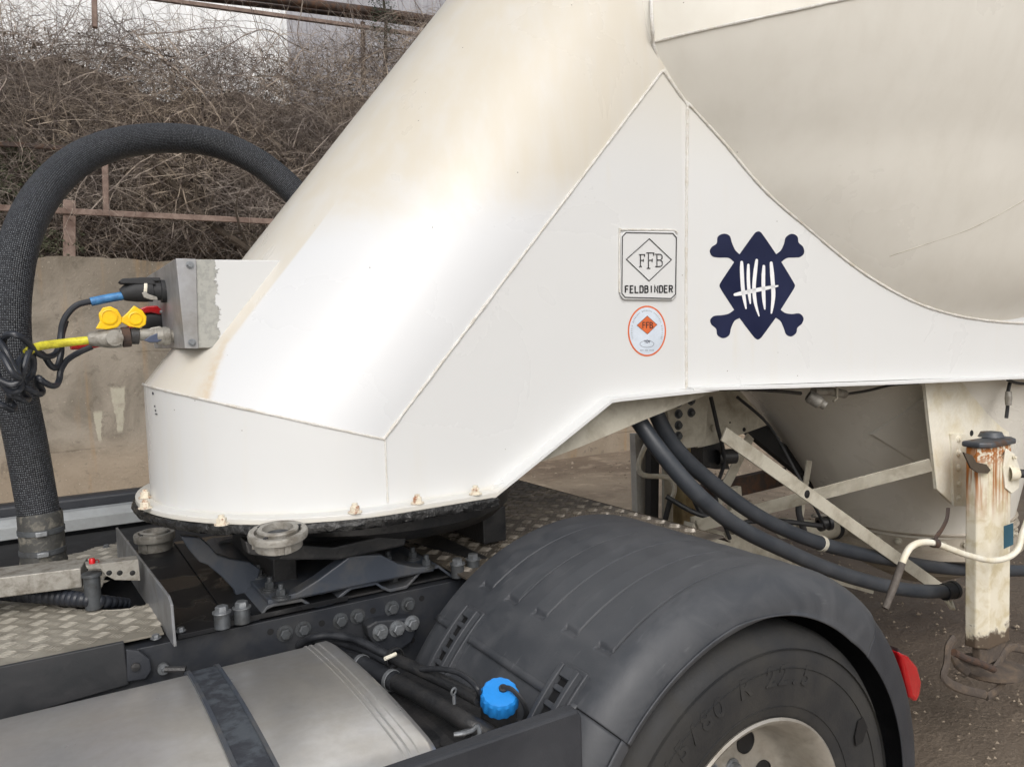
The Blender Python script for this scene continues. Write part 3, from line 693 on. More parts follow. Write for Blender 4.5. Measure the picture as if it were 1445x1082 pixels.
# sockets on the plate
ys = 2.56
def xax(px, py, y=ys): return PY(px, py, y)
p = xax(241, 411); sk = MB().lathe([(.030, -.01), (.034, 0), (.034, .012), (.027, .014), (.027, .034), (.031, .036), (.031, .05), (0, .05)], (xf-.002, ys, p.z), (-1, 0, 0), 28).build('cable_socket', M_rubber, T)
MB().lathe([(.034, .0), (.035, .003), (.034, .009), (0, .009)], (xf-.055, ys, p.z+.004), (-1, 0, .12), 28).build('socket_lid', M_ivory, sk)
MB().box((xf-.045, ys, p.z+.034), (.06, .03, .012)).build('hinge', M_rubber, sk, bevel=.003)
p2 = xax(240, 452, 2.72); sk2 = MB().lathe([(.028, -.01), (.03, 0), (.03, .012), (.024, .014), (.024, .045), (0, .045)], (xf-.002, 2.72, p2.z), (-1, 0, 0), 24).build('cable_socket', M_rubber, T)
p3 = xax(248, 474, 2.5); cc = MB().lathe([(.018, 0), (.018, .012), (.026, .014), (.028, .03), (.024, .034), (.024, .048), (.019, .052), (.019, .068), (.014, .07), (0, .07)], (xf+.008, 2.5, p3.z), (-1, 0, 0), 28).build('air_coupling', M_cast, T)
# badge: raised plate, dark line border and lozenge, lettering
def Zs(z): return (840+z[0]*.23529, 300+z[1]*.23529)
BP = lambda q, off=0: PY(*Zs(q), YN-off)
def outline(pts, w, fn, th, closed=True):
    n = len(pts); P = [Vector((p[0], p[1])) for p in pts]; a = []; b_ = []
    for i in range(n):
        if closed: p, q = P[i-1], P[(i+1) % n]
        else: p, q = P[max(i-1, 0)], P[min(i+1, n-1)]
        d1 = (P[i]-p).normalized() if (P[i]-p).length > 1e-9 else (q-P[i]).normalized(); d2 = (q-P[i]).normalized() if (q-P[i]).length > 1e-9 else d1
        t = (d1+d2).normalized(); nrm = Vector((-t.y, t.x)); k = 1/max(.5, nrm.dot(Vector((-d1.y, d1.x)))); ww = (w[i] if isinstance(w, (list, tuple)) else w)/2*k
        a.append(P[i]+nrm*ww); b_.append(P[i]-nrm*ww)
    mb = MB(); A = [fn((p.x, p.y), 0) for p in a]; B = [fn((p.x, p.y), 0) for p in b_]; A2 = [fn((p.x, p.y), th) for p in a]; B2 = [fn((p.x, p.y), th) for p in b_]
    vs = A+A2+B2+B; m = n if closed else n-1
    mb.add(vs, [(k*n+i, k*n+(i+1) % n, ((k+1) % 4)*n+(i+1) % n, ((k+1) % 4)*n+i) for k in range(4) for i in range(m)])
    if not closed: mb.add([A[0], A2[0], B2[0], B[0], A[-1], A2[-1], B2[-1], B[-1]], [(0, 1, 2, 3), (4, 5, 6, 7)])
    return mb
def poly(pts, fn, th): P = [fn(p, 0) for p in pts]; Q = [fn(p, th) for p in pts]; mb = MB(); n = len(P); mb.add(P+Q, [tuple(range(n)), tuple(range(2*n-1, n-1, -1))]+[(i, i+n, (i+1) % n+n, (i+1) % n) for i in range(n)]); return mb
octo = [(178, 112), (470, 112), (492, 140), (488, 498), (462, 525), (172, 522), (150, 495), (152, 135)]
bd = poly(octo, BP, .010).build('maker_badge', M_side, T, smooth=0, bevel=.003)
q = random.Random(8)
weld([BP((145, 480), .003), BP((146, 130), .003), BP((165, 104), .003), BP((300, 104), .003), BP((465, 106), .003), BP((492, 125), .003)], .0035, k=14)
B2 = lambda q, off=0: PY(*Zs(q), YN-.010-off)
outline([(185, 120), (465, 125), (487, 150), (482, 490), (455, 515), (180, 508), (160, 485), (163, 145)], 5.5, B2, .0016).build('border', M_ink, bd, smooth=0)
outline([(325, 157), (457, 283), (323, 410), (187, 280)], 5, B2, .0016).build('lozenge', M_ink, bd, smooth=0)
def text(s, q0, q1, hgt, fn_y, m, parent, name='lettering', off=0, th=.0012, bold=.0, narrow=True, plane=None):
    """letters on a plane; q0 = lower left, q1 = lower right, as source pixels; hgt in px"""
    if plane is None: P0, P1, Pu = PY(*q0, fn_y), PY(*q1, fn_y), PY(q0[0], q0[1]-hgt, fn_y); nrm = Vector((0, -1, 0))
    else: P0, P1, Pu = plane(*q0), plane(*q1), plane(q0[0], q0[1]-hgt); nrm = nn
    c = bpy.data.curves.new('t', 'FONT'); c.body = s; c.size = 1; c.extrude = 0; c.offset = bold
    ob = bpy.data.objects.new('t', c); S.collection.objects.link(ob); dg = bpy.context.evaluated_depsgraph_get(); dg.update()
    me = bpy.data.meshes.new_from_object(ob.evaluated_get(dg)); bpy.data.objects.remove(ob)
    xs = [v.co.x for v in me.vertices]; ys_ = [v.co.y for v in me.vertices]; w_, h_ = max(xs)-min(xs), max(ys_)-min(ys_); X = (P1-P0)/w_; Yv = (Pu-P0)/h_
    if plane is None: Yv = Vector((0, 0, Yv.length))
    for v in me.vertices: v.co = P0+X*(v.co.x-min(xs))+Yv*(v.co.y-min(ys_))+nrm*(off+th)
    me.materials.clear(); me.materials.append(m); ob = bpy.data.objects.new(name, me); S.collection.objects.link(ob); attach(ob, parent)
    md = ob.modifiers.new('s', 'SOLIDIFY'); md.thickness = th; md.offset = 0
    return ob
def serif(q, kind, w, h, mbs):   # slab-serif strokes for the monogram, zoom coordinates
    x, y = q; s = 5.5
    L = []
    L.append([(x+w*.28, y), (x+w*.28, y+h)]); L.append([(x, y+2), (x+w*.55, y+2)]); L.append([(x+w*.05, y+h-2), (x+w*.55, y+h-2)])
    if kind == 'F': L += [[(x+w*.28, y+2), (x+w, y+2)], [(x+w, y), (x+w, y+h*.2)], [(x+w*.28, y+h*.48), (x+w*.8, y+h*.48)], [(x+w*.8, y+h*.38), (x+w*.8, y+h*.58)]]
    else: L += [[(x+w*.28, y+2), (x+w*.78, y+3), (x+w*.98, y+h*.13), (x+w*.98, y+h*.35), (x+w*.75, y+h*.47), (x+w*.28, y+h*.48)], [(x+w*.75, y+h*.47), (x+w, y+h*.6), (x+w, y+h*.86), (x+w*.78, y+h-3), (x+w*.28, y+h-2)]]
    for l in L:
        m2 = outline(l, s, B2, .0018, False); mbs.add(m2.v, m2.f)
for (q, k, w_, h_) in (((262, 250), 'F', 34, 76), ((307, 240), 'F', 44, 96), ((358, 248), 'B', 44, 78)):
    mb = MB(); serif(q, k, w_, h_, mb); mb.build('letter', M_ink, bd, smooth=0)
def sans(word, x0, x1, y0, y1, s, fn, parent):
    n = len(word); pitch = (x1-x0)/n
    G = {'F': [[(0, 0), (0, 1)], [(0, 0), (1, 0)], [(0, .48), (.8, .48)]], 'E': [[(1, 0), (0, 0), (0, 1), (1, 1)], [(0, .48), (.8, .48)]], 'L': [[(0, 0), (0, 1), (1, 1)]],
         'D': [[(0, 0), (.75, .02), (1, .2), (1, .8), (.75, .98), (0, 1), (0, 0)]], 'B': [[(0, 0), (.8, .03), (.95, .15), (.9, .42), (0, .48)], [(.8, .47), (1, .6), (1, .85), (.8, .98), (0, 1), (0, 0)]],
         'I': [[(.5, 0), (.5, 1)]], 'N': [[(0, 1), (0, 0), (1, 1), (1, 0)]], 'R': [[(0, 1), (0, 0), (.8, .03), (1, .15), (.95, .42), (0, .5)], [(.5, .5), (1, 1)]]}
    for i, ch in enumerate(word):
        mb = MB()
        for l in G[ch]:
            m2 = outline([(x0+i*pitch+a*pitch*.62, y0+(y1-y0)*b_ - (i/n)*2) for a, b_ in l], s, fn, .0018, False); mb.add(m2.v, m2.f)
        mb.build('letter', M_ink, parent, smooth=0)
sans('FELDBINDER', 181, 474, 440, 480, 7.5, B2, bd)
# oval test sticker
def ell(cx, cy, rx, ry, n=64, fn=BP, th=.0006): return poly([(cx+rx*cos(2*pi*i/n), cy+ry*sin(2*pi*i/n)) for i in range(n)], fn, th)
st = ell(310, 710, 115, 152, th=.0008).build('round_sticker', M_orange, T, smooth=0)
S1 = lambda q, off=0: PY(*Zs(q), YN-.0008-off)
ell(310, 710, 106, 142, fn=S1, th=.0004).build('sticker_face', M_pale, st, smooth=0)
S2 = lambda q, off=0: PY(*Zs(q), YN-.0012-off)
poly([(312, 619), (371, 672), (313, 729), (250, 676)], S2, .0004).build('orange_lozenge', M_orange, st, smooth=0)
outline([(312, 619), (371, 672), (313, 729), (250, 676)], 2.2, S2, .0006).build('lozenge_border', M_ink, st, smooth=0)
S3 = lambda q, off=0: PY(*Zs(q), YN-.0018-off)
def text_at(s, x, y, w, h, m, parent, yy, bold=.0): return text(s, Zs((x, y)), Zs((x+w, y)), h*.235, yy, m, parent, th=.0004, bold=bold)
text_at('FFB', 283, 694, 64, 38, M_ink, st, YN-.0016)
text_at('T\u00dcV', 293, 783, 36, 22, M_navy, st, YN-.0012, .02)
outline([(310+42*cos(2*pi*i/24), 788+20*sin(2*pi*i/24)) for i in range(24)], 1.8, S2, .0004).build('oval_mark', M_navy, st, smooth=0)
# tiny ring of lettering, unreadable at this size in the photograph: fine ticks
q = random.Random(4); mb = MB()
for i in range(44):
    a = radians(160+220*i/43); c_ = (310+92*cos(a), 712+124*sin(a)); t = (-sin(a), cos(a)); nr = (cos(a), sin(a))
    if i % 9 == 8: continue
    h = q.uniform(3.0, 5.0)
    m2 = outline([(c_[0]-nr[0]*h, c_[1]-nr[1]*h), (c_[0]+nr[0]*h, c_[1]+nr[1]*h)], q.uniform(1.6, 2.6), S2, .0004, False); mb.add(m2.v, m2.f)
mb.build('fine_print', M_steeld, st, smooth=0); mb = MB()
for i in range(12):
    if i in (3, 7): continue
    m2 = outline([(272+i*7, 822), (272+i*7, 829)], 2.6, S2, .0004, False); mb.add(m2.v, m2.f)
mb.build('fine_print', M_steeld, st, smooth=0)
# navy emblem with crossed bones and tally strokes
EP = lambda q, off=0: PP(*Zs(q), .0+off)
em = [(978, 113), (997, 122), (1085, 249), (1112, 228), (1132, 188), (1143, 148), (1178, 128), (1212, 143), (1220, 180), (1246, 205), (1253, 242), (1230, 266), (1195, 270), (1150, 273), (1116, 296),
      (1188, 415), (1198, 438), (1188, 462), (1112, 583), (1140, 602), (1180, 608), (1225, 605), (1249, 632), (1240, 665), (1213, 690), (1205, 722), (1175, 743), (1145, 730), (1130, 690), (1112, 652), (1083, 630),
      (995, 750), (975, 761), (955, 750), (865, 632), (835, 650), (815, 692), (803, 735), (768, 753), (733, 735), (725, 697), (698, 672), (690, 643), (712, 620), (760, 615), (800, 606), (833, 583),
      (755, 462), (745, 438), (755, 414), (833, 297), (800, 272), (740, 270), (702, 262), (687, 232), (700, 205), (728, 185), (735, 145), (770, 127), (806, 140), (820, 182), (840, 225), (865, 250), (958, 122)]
corner = {2, 14, 18, 30, 34, 46, 50, 62}
def smooth2(P, cor, k=5):
    out = []; n = len(P)
    for i in range(n):
        b_, c = Vector(P[i]), Vector(P[(i+1) % n]); a = Vector(P[i-1]) if i not in cor else b_-(c-b_); d = Vector(P[(i+2) % n]) if (i+1) % n not in cor else c+(c-b_)
        L = (c-b_).length
        if (a-b_).length > 1e-6: a = b_+(a-b_).normalized()*min((a-b_).length, L*1.2)
        if (d-c).length > 1e-6: d = c+(d-c).normalized()*min((d-c).length, L*1.2)
        for j in range(k):
            t = j/k; out.append(tuple(.5*((2*b_)+(c-a)*t+(2*a-5*b_+4*c-d)*t*t+(3*b_-a-3*c+d)*t**3)))
    return out
E = poly(smooth2(em, corner), EP, .0008).build('bone_emblem', M_navy, T, smooth=0)
E1 = lambda q, off=0: PP(*Zs(q), .0008+off)
def stroke(pts, w):
    P = spline([Vector((a, b_, 0)) for a, b_ in pts], 6); n = len(P)
    W_ = [w*(.72+.28*min(1, i/4)) if i < n*.6 else w*max(.12, 1-((i/n-.6)/.4)**1.6*.85) for i in range(n)]
    P = [(p.x, p.y) for p in P]; mb = outline(P, W_, E1, .0005, False); a = P[0]
    m2 = poly([(a[0]+w*.36*cos(t*pi/6), a[1]+w*.36*sin(t*pi/6)) for t in range(12)], E1, .0007); mb.add(m2.v, m2.f); mb.build('tally_stroke', M_vinyl, E, smooth=0)
for pts, w_ in (([(878, 298), (880, 370), (888, 480), (905, 578)], 23), ([(918, 314), (918, 400), (923, 480), (930, 548)], 20), ([(968, 286), (958, 370), (952, 450), (960, 540), (983, 622)], 22),
                ([(1011, 322), (1008, 400), (1010, 500), (1017, 582)], 22), ([(1055, 302), (1063, 400), (1068, 500), (1056, 606)], 24), ([(838, 492), (900, 479), (1000, 458), (1098, 439)], 24)):
    stroke(pts, w_)
# small printed marks on the front of the skirt
def toPX(p):
    v = Vector(p)-C0; d = v.dot(fwd); return 722.5+1105*v.dot(cx_)/d, 541-1105*v.dot(cy_)/d
def on_skirt(px, py):
    best = min(((abs(toPX((*neck_xy(ph), 1.6))[0]-px), ph) for ph in [i*.004 for i in range(420)]))[1]
    x, y = neck_xy(best); z = 1.6+(toPX((x, y, 1.6))[1]-py)/1105*(Vector((x, y, 1.6))-C0).dot(fwd)
    n = Vector((-sin(best)/.53, -cos(best)/.55, 0)).normalized(); return Vector((x, y, z))+n*.0012, n
mk = None
for px, py, w_, h_ in ((216.0, 555, 5, 5), (217.5, 573, 2.4, 2.4), (218.5, 579, 2.4, 2.4), (219, 584, 5, 1.6)):
    p, n = on_skirt(px+2, py); t = Vector((n.y, -n.x, 0)); k = .0020
    o = MB().prism([p+t*(w_*k*1.6*a)+Vector((0, 0, h_*k*.5*b_)) for a, b_ in ((-.5, 0), (0, 1), (.5, 0), (0, -1))] if w_ == 5 and h_ == 5 else [p+t*(w_*k*1.6*a)+Vector((0, 0, h_*k*.5*b_)) for a, b_ in ((-.5, 1), (.5, 1), (.5, -1), (-.5, -1))], n*.0005).build('printed_mark', M_navy, T, smooth=0)
# ---------------- landing gear
YL = 1.70
br_ = [PY(x, y, 1.90) for x, y in ((1303, 530), (1424, 526), (1424, 712), (1362, 712), (1345, 712), (1321, 690))]
MB().prism(br_, (0, .012, 0)).build('leg_bracket', M_ivory, T, smooth=0, bevel=.002)
fl1 = [PY(x, y, 1.899) for x, y in ((1303, 530), (1326, 530), (1352, 712), (1345, 712), (1321, 690))]
MB().prism(fl1, (0, -.004, 0)).build('bracket_flange', M_ivory, T, smooth=0, bevel=.002)
lp = [PY(x, y, 1.885) for x, y in ((1343, 612), (1363, 612), (1364, 714), (1346, 714))]
MB().prism(lp, (0, .012, 0)).build('bolt_strip', M_ivory, T, smooth=0, bevel=.002)
for py in (619, 639, 660, 682, 702):
    p = PY(1352.5, py, 1.885); MB().lathe([(0, 0), (.017, 0), (.015, .004), (.010, .006), (.009, .013), (0, .014)], p, (0, -1, 0), 16).build('bolt', M_ivory, T)
MB().lathe([(.014, 0), (.012, .002), (0, .0021)], PY(1371, 611, 1.90), (0, -1, 0), 18).build('bolt_hole', M_pit, T)
pc = PY(1397, 620, YL); pl = PY(1391, 700, YL); pr = PY(1433, 700, YL)
LX0, LX1 = pl.x, pr.x; lw = LX1-LX0; lxc = (LX0+LX1)/2
def leg_mat():
    m, g = newmat('rust_streaked_leg_paint', .45); P = g.geo.outputs['Position']; x, y, z = g.xyz(P)
    n = g.noise(P, 14, 5, .4); nf = g.noise(P, 60, 4); st = g.noise(g.comb(g.math('MULTIPLY', x, 55.0), g.math('MULTIPLY', y, 30.0), g.math('MULTIPLY', z, 2.0)), 1.0, 4, .2)
    c = g.mix(g.rng(n, .4, .7), rgb((228, 222, 204)), rgb((204, 192, 160)))
    r1 = g.math('MULTIPLY', g.rng(st, .45, .56), g.rng(z, .92, 1.16)); r1 = g.math('MAXIMUM', r1, g.math('MULTIPLY', g.rng(g.math('ADD', z, g.math('MULTIPLY', nf, .06)), 1.20, 1.27), g.rng(nf, .42, .55)))
    c = g.mix(r1, c, rgb((168, 104, 48)))
    r2 = g.math('MULTIPLY', g.rng(z, 1.12, 1.24), g.rng(n, .56, .64)); c = g.mix(r2, c, rgb((74, 60, 48)))
    r3 = g.rng(g.math('ADD', z, g.math('MULTIPLY', g.math('SUBTRACT', n, .5), .28)), .50, .46); c = g.mix(r3, c, rgb((92, 80, 68)))
    g.L.new(c, g.b.inputs['Base Color']); g.bump(g.math('ADD', r3, g.math('MULTIPLY', nf, .3)), .5, .003); return m
M_leg = leg_mat()
def landing_leg(X0, X1, Y0, ztop_, zbot, name='landing_leg', m=M_leg, pxl=1362):
    w_ = X1-X0; c_ = w_*.16; xc = (X0+X1)/2; D = PX(pxl, 700, X0).y-Y0
    P = [(X0, Y0+c_), (X0+c_, Y0), (X1-c_, Y0), (X1, Y0+c_), (X1, Y0+D), (X0, Y0+D)]
    return MB().prism([(x, y, zbot) for x, y in P], (0, 0, ztop_-zbot)).build(name, m, T, smooth=0, bevel=.006), xc, D
zlt = PY(1397, 632, YL).z; zlb = PY(1397, 916, YL).z
leg, lxc, LD = landing_leg(LX0, LX1, YL, zlt, zlb)
cap = MB(); cap.prism([(LX0-.012, YL+.02, zlt), (LX0+.025, YL-.014, zlt), (LX1-.025, YL-.014, zlt), (LX1+.014, YL+.02, zlt), (LX1+.014, YL+LD+.012, zlt), (LX0-.012, YL+LD+.012, zlt)], (0, 0, .024)); cap.build('top_cap', M_greyp, leg, smooth=0, bevel=.008)
MB().lathe([(.05, 0), (.04, .02), (0, .024)], (LX1-.06, YL+.07, zlt+.026), seg=24).build('cap_dome', M_greyp, leg)
# rubber scuff pad shaped patch
MB().prism([PY(x, y, YL-.003) for x, y in ((1360, 638), (1372, 642), (1378, 652), (1392, 655), (1398, 663), (1394, 668), (1380, 667), (1370, 660))], (0, .006, 0)).build('torn_grease_pad', mat('dry_grease', rgb((84, 74, 62)), .9, bump=.6), leg, smooth=0)
# gear flange and hub of the crank, on the right
hp = PY(1424, 668, YL-.004); MB().prism([PY(x, y, YL-.001) for x, y in ((1418, 632), (1430, 640), (1437, 660), (1436, 688), (1426, 696), (1417, 688), (1414, 660))], (0, -.006, 0)).build('gear_flange', M_ivory, leg, smooth=0, bevel=.002)
MB().lathe([(.030, 0), (.030, .02), (.024, .035), (.016, .04), (.016, .075), (0, .075)], hp, (.75, -.65, .0), 24).build('crank_hub', M_ivory, leg)
MB().lathe([(.018, 0), (.018, .028), (0, .028)], hp+Vector((.75, -.65, 0)).normalized()*.04, (.75, -.65, 0), 20).build('crank_seal', M_rubber, leg)
MB().lathe([(.006, 0), (.006, .012), (0, .014)], PY(1430, 645, YL-.01), (0, -1, 0), 14).build('bolt', M_ivory, leg)
MB().prism([PY(x, y, YL-.002) for x, y in ((1417, 742), (1430, 738), (1430, 768), (1417, 774))], (0, .004, 0)).build('type_label', mat('faded_blue_label', rgb((44, 88, 108)), .6, col2=rgb((60, 100, 116)), nsc=50), leg, smooth=0)
# rusted lower tube and foot
M_foot = mat('muddy_foot_steel', rgb((84, 76, 70)), .85, .1, col2=rgb((112, 98, 84)), nsc=14, lo=.45, hi=.7, bump=.8, bsc=70)
zr = PY(1397, 940, YL).z
MB().prism([(LX0+.02, YL+.03, zr), (LX0+.045, YL+.012, zr), (LX1-.045, YL+.012, zr), (LX1-.02, YL+.03, zr), (LX1-.02, YL+LD-.02, zr), (LX0+.02, YL+LD-.02, zr)], (0, 0, zlb-zr-.002)).build('inner_tube', M_foot, leg, smooth=0, bevel=.006)
ft = MB(); fc = Vector((lxc, YL+LD*.5, zr)); 
foot = MB().lathe([(0, -.055), (.12, -.055), (.135, -.045), (.135, -.030), (.10, -.02), (.05, -.012), (0, -.01)], fc, seg=40).build('foot_plate', M_foot, leg)
ft = MB(); ft.tube([PY(x, y, YL-.04) for x, y in ((1346, 920), (1362, 928), (1382, 935), (1402, 944))], .014, 10); ft.build('foot_pin', M_rustd, leg)
for k, pp in enumerate((((1346, 900), (1338, 912), (1336, 935), (1332, 955), (1352, 970), (1390, 980)), ((1392, 983), (1410, 970), (1424, 950), (1445, 942), (1460, 940)), ((1402, 944), (1412, 930), (1424, 914), (1445, 916), (1465, 922)), ((1345, 898), (1341, 915), (1350, 935), (1365, 948)))):
    MB().tube(spline([PY(x, y, YL-.05+.03*k) for x, y in pp], 5), .0095, 8, flat=1.9).build('foot_bracket', M_foot, leg)
# crank handle
ck = MB().tube(spline([PY(x, y, 1.60) for x, y in ((1470, 690), (1455, 722), (1443, 752), (1436, 775), (1420, 787), (1396, 790), (1365, 783), (1340, 774), (1318, 766), (1300, 765), (1286, 771), (1278, 782), (1272, 797))], 6), .0118, 14).build('crank_handle', M_ivory, T)
MB().tube([PY(1273, 794, 1.60), PY(1262, 825, 1.60), PY(1249, 858, 1.60)], [.0125, .0135, .0115], 14).build('grip', mat('grey_rubber_grip', rgb((96, 90, 84)), .75, col2=rgb((76, 70, 66)), nsc=30), ck)
MB().tube(spline([PY(x, y, 1.60) for x, y in ((1338, 716), (1336, 732), (1328, 748), (1321, 758), (1319, 772))], 5), .012, 8, flat=.3).build('handle_strap', M_rustd, ck)
MB().lathe([(.0165, -.014), (.0175, 0), (.0165, .014)], PY(1319, 766, 1.60), (1, -.1, -.25), 16).build('strap_clip', M_rustd, ck)
# far landing leg and crank
FY = 3.35; M_postg = mat('grey_post_paint', rgb((205, 204, 198)), .5, col2=rgb((176, 174, 168)))
a = PY(965, 700, FY).x; b_ = PY(985, 700, FY).x
far, fxc, fD = landing_leg(a, b_, FY, PY(960, 600, FY).z, PY(960, 800, FY).z, pxl=948, m=mat('dirty_yellow_leg_paint', rgb((176, 160, 120)), .6, col2=rgb((130, 112, 80)), nsc=8))
def strip2(pp, Y, th, name, m, bevel=.002): return MB().prism([PY(x, y, Y) for x, y in pp], (0, th, 0)).build(name, m, T, smooth=0, bevel=bevel)
strip2(((896, 612), (916, 612), (915, 745), (900, 735)), 3.55, .05, 'support_post', M_postg)
strip2(((919, 608), (931, 612), (929, 750), (918, 745)), 3.45, .05, 'support_post', M_rubber)
strip2(((937, 640), (950, 640), (950, 750), (937, 745)), 3.40, .02, 'support_post', M_frame)
c2 = MB().tube(spline([PY(x, y, 3.3) for x, y in ((914, 622), (906, 640), (901, 655), (903, 666), (912, 671), (930, 672), (944, 674), (951, 684), (951, 696), (946, 706))], 5), .014, 12).build('crank_handle', M_ivory, T)
MB().tube([PY(946, 704, 3.3), PY(935, 748, 3.3)], .016, 12).build('grip', M_rubber, c2)
# ---------------- chassis frame behind the neck
hub = strip2(((939, 562), (985, 555), (1000, 552), (996, 628), (961, 634), (945, 605)), 2.45, .03, 'frame_plate', M_frame)
strip2(((985, 553), (1042, 549), (1088, 598), (1010, 626), (985, 632)), 2.56, .02, 'gusset_plate', M_frame)
for px, py in ((957, 568), (957, 584), (957, 600), (957, 615), (975, 582), (975, 565)):
    MB().hexb(PY(px, py, 2.45), (0, -1, 0), .014, .016).build('bolt', M_steeld, T)
MB().lathe([(.016, 0), (.016, .01), (.008, .011), (0, .011)], PY(1006, 604, 2.56), (0, -1, 0), 16).build('bolt', M_frame, T)
def flatbar(p, q, Y, w_, name, m=M_frame, th=.008, Y2=None):
    a, b_ = PY(*p, Y), PY(*q, Y2 or Y); d = (b_-a).normalized(); up = Vector((-d.z, 0, d.x)).normalized()*w_/2
    return MB().prism([a+up, b_+up, b_-up, a-up], (0, th, 0)).build(name, m, T, smooth=0, bevel=.0015)
flatbar((1022, 612), (1335, 836), 2.16, .058, 'diagonal_brace')
flatbar((985, 742), (1314, 656), 2.60, .062, 'cross_brace', Y2=1.90)
flatbar((975, 738), (1060, 724), 2.7, .06, 'cross_brace')
MB().lathe([(.018, 0), (.015, .002), (0, .0021)], PY(1139, 697, 2.16), (0, -1, 0), 18).build('brace_hole', M_pit, T)  # black disc painted for the dark hole where the braces cross
flatbar((1060, 615), (1010, 715), 2.8, .06, 'cross_brace')
flatbar((1143, 650), (1128, 745), 2.6, .04, 'cross_brace')
flatbar((990, 700), (1110, 672), 2.95, .10, 'frame_beam', M_rustd, .05)
flatbar((975, 752), (1235, 826), 2.62, .095, 'lower_beam', M_frame, .06)
flatbar((1050, 592), (1290, 790), 2.85, .085, 'frame_beam', M_rubber, .05)
MB().tube(spline([PY(x, y, 2.9) for x, y in ((1062, 590), (1085, 620), (1115, 650), (1150, 672))], 4), .04, 12).build('air_hose', M_rubber, T)
strip2(((992, 620), (1018, 616), (1024, 640), (1030, 662), (1010, 662), (992, 656)), 2.6, .08, 'valve_block', M_black)
MB().lathe([(.035, 0), (.035, .09), (0, .09)], PY(1012, 645, 2.58), (.9, -.3, 0), 18).build('valve_port', M_black, T)
for k, (pts_, r_) in enumerate(((((1003, 560, 2.5), (1012, 600, 2.5), (1022, 650, 2.55), (1010, 700, 2.6), (1030, 760, 2.6)), .009), (((940, 700, 2.7), (985, 725, 2.6), (1040, 735, 2.5), (1100, 735, 2.4), (1160, 742, 2.3)), .012),
    (((1040, 560, 2.45), (1085, 600, 2.4), (1120, 660, 2.35), (1150, 715, 2.3), (1165, 745, 2.3)), .007), (((960, 650, 3.0), (975, 690, 2.9), (1000, 745, 2.8)), .02), (((1130, 690, 2.6), (1127, 720, 2.6), (1135, 750, 2.55)), .016))):
    MB().tube(spline([PY(*q) for q in pts_], 5), r_, 8).build('air_hose', M_rubber, T)
vk = MB().lathe([(.02, -.03), (.034, -.028), (.034, -.01), (.026, -.008), (.026, .012), (.036, .014), (.036, .03), (0, .03)], PY(1163, 738, 2.35), (1, -.4, .1), 20).build('valve_knob', M_black, T)
MB().tube([PY(1146, 728, 2.33), PY(1166, 726, 2.33)], .008, 8).build('valve_tap', M_cast, vk)
for (px, py, w_) in ((1050, 606, .03), (1030, 596, .012), (1075, 590, .01)): MB().lathe([(w_*.35, 0), (w_*.3, .003), (0, .0035)], PY(px, py, 2.559), (0, -1, 0), 12).build('plate_hole', M_pit, T)
strip2(((1030, 690), (1046, 686), (1052, 760), (1036, 764)), 2.75, .03, 'support_post', M_frame)
# triangular reinforcement on the cone
G = [PH(x, y, 2.5) for x, y in ((1228, 612), (1305, 560), (1312, 665))]
c_ = PH(1275, 612, 2.5)
mb = MB(); mb.prism([p+Vector((-.01, -.02, 0)) for p in G], (0, .02, 0)); mb.build('cone_pad', M_tank, T, smooth=0, bevel=.002)
# valve and wires under the lip
vb = MB().lathe([(.02, 0), (.026, .01), (.026, .05), (.018, .06), (.018, .075), (0, .075)], PY(1140, 558, 2.0), (.6, -.5, -.5), 18).build('drain_valve', M_cast, T)
MB().tube([PY(1148, 552, 2.0), PY(1172, 552, 2.0), PY(1192, 556, 2.0)], .017, 12).build('valve_body', M_cast, vb)
MB().tube([PY(1181, 540, 1.98), PY(1181, 562, 1.98), PY(1176, 566, 1.98)], .005, 8).build('valve_lever', M_frame, vb)
MB().lathe([(.016, 0), (.016, .03), (0, .03)], PY(1152, 562, 1.99), (.1, -.3, -1), 14).build('valve_nut', M_steeld, vb)
MB().tube(spline([PY(x, y, 2.0) for x, y in ((985, 549), (1050, 549), (1100, 552), (1130, 555))], 5), .007, 8).build('brake_cable', M_black, T)
MB().tube(spline([PY(x, y, 2.0) for x, y in ((1195, 556), (1225, 551), (1260, 543), (1300, 540))], 5), .006, 8).build('brake_cable', M_black, T)
MB().tube(spline([PY(x, y, 1.80) for x, y in ((1425, 540), (1422, 556), (1422, 572), (1420, 590))], 5), .008, 8).build('brake_cable', M_black, T)
MB().tube(spline([PY(x, y, 1.78) for x, y in ((1422, 536), (1440, 541), (1470, 540))], 5), .007, 8).build('brake_cable', M_black, T)
MB().lathe([(.012, -.03), (.015, 0), (.012, .03)], PY(1423, 562, 1.79), (0, 0, 1), 12).build('cable_gland', M_cast, T)
# stowed grey hoses
def hose(name, label, cat, pts, r, m, seg=16, k=6, yv=None):
    P = spline([PY(x, y, Y) for x, y, Y in pts], k); t = thing(name, label, cat, tuple(P[-1]), 'grey hoses stowed under the trailer frame' if cat == 'hose' else None); MB().tube(P, r, seg).build('hose', m, t); return t, P
M_hoseg = mat('dark_grey_hose', rgb((50, 55, 62)), .5, col2=rgb((68, 71, 76)), nsc=7, bump=.1)
h1, P1 = hose('suction_hose', 'dark grey hose with black end fitting, lower of the two under the frame', 'hose', [(868, 545, 2.16), (895, 585, 2.14), (935, 641, 2.06), (985, 698, 2.0), (1040, 742, 2.0), (1105, 775, 2.0), (1170, 803, 2.0), (1235, 823, 1.98), (1290, 833, 1.96), (1336, 834, 1.95)], .030, M_hoseg)
e = P1[-1]; MB().lathe([(.031, -.02), (.037, -.02), (.037, .03), (.04, .032), (.04, .05), (.026, .05), (.024, .02), (0, .02)], e, (1, -.15, 0), 24).build('end_fitting', M_rubber, h1)
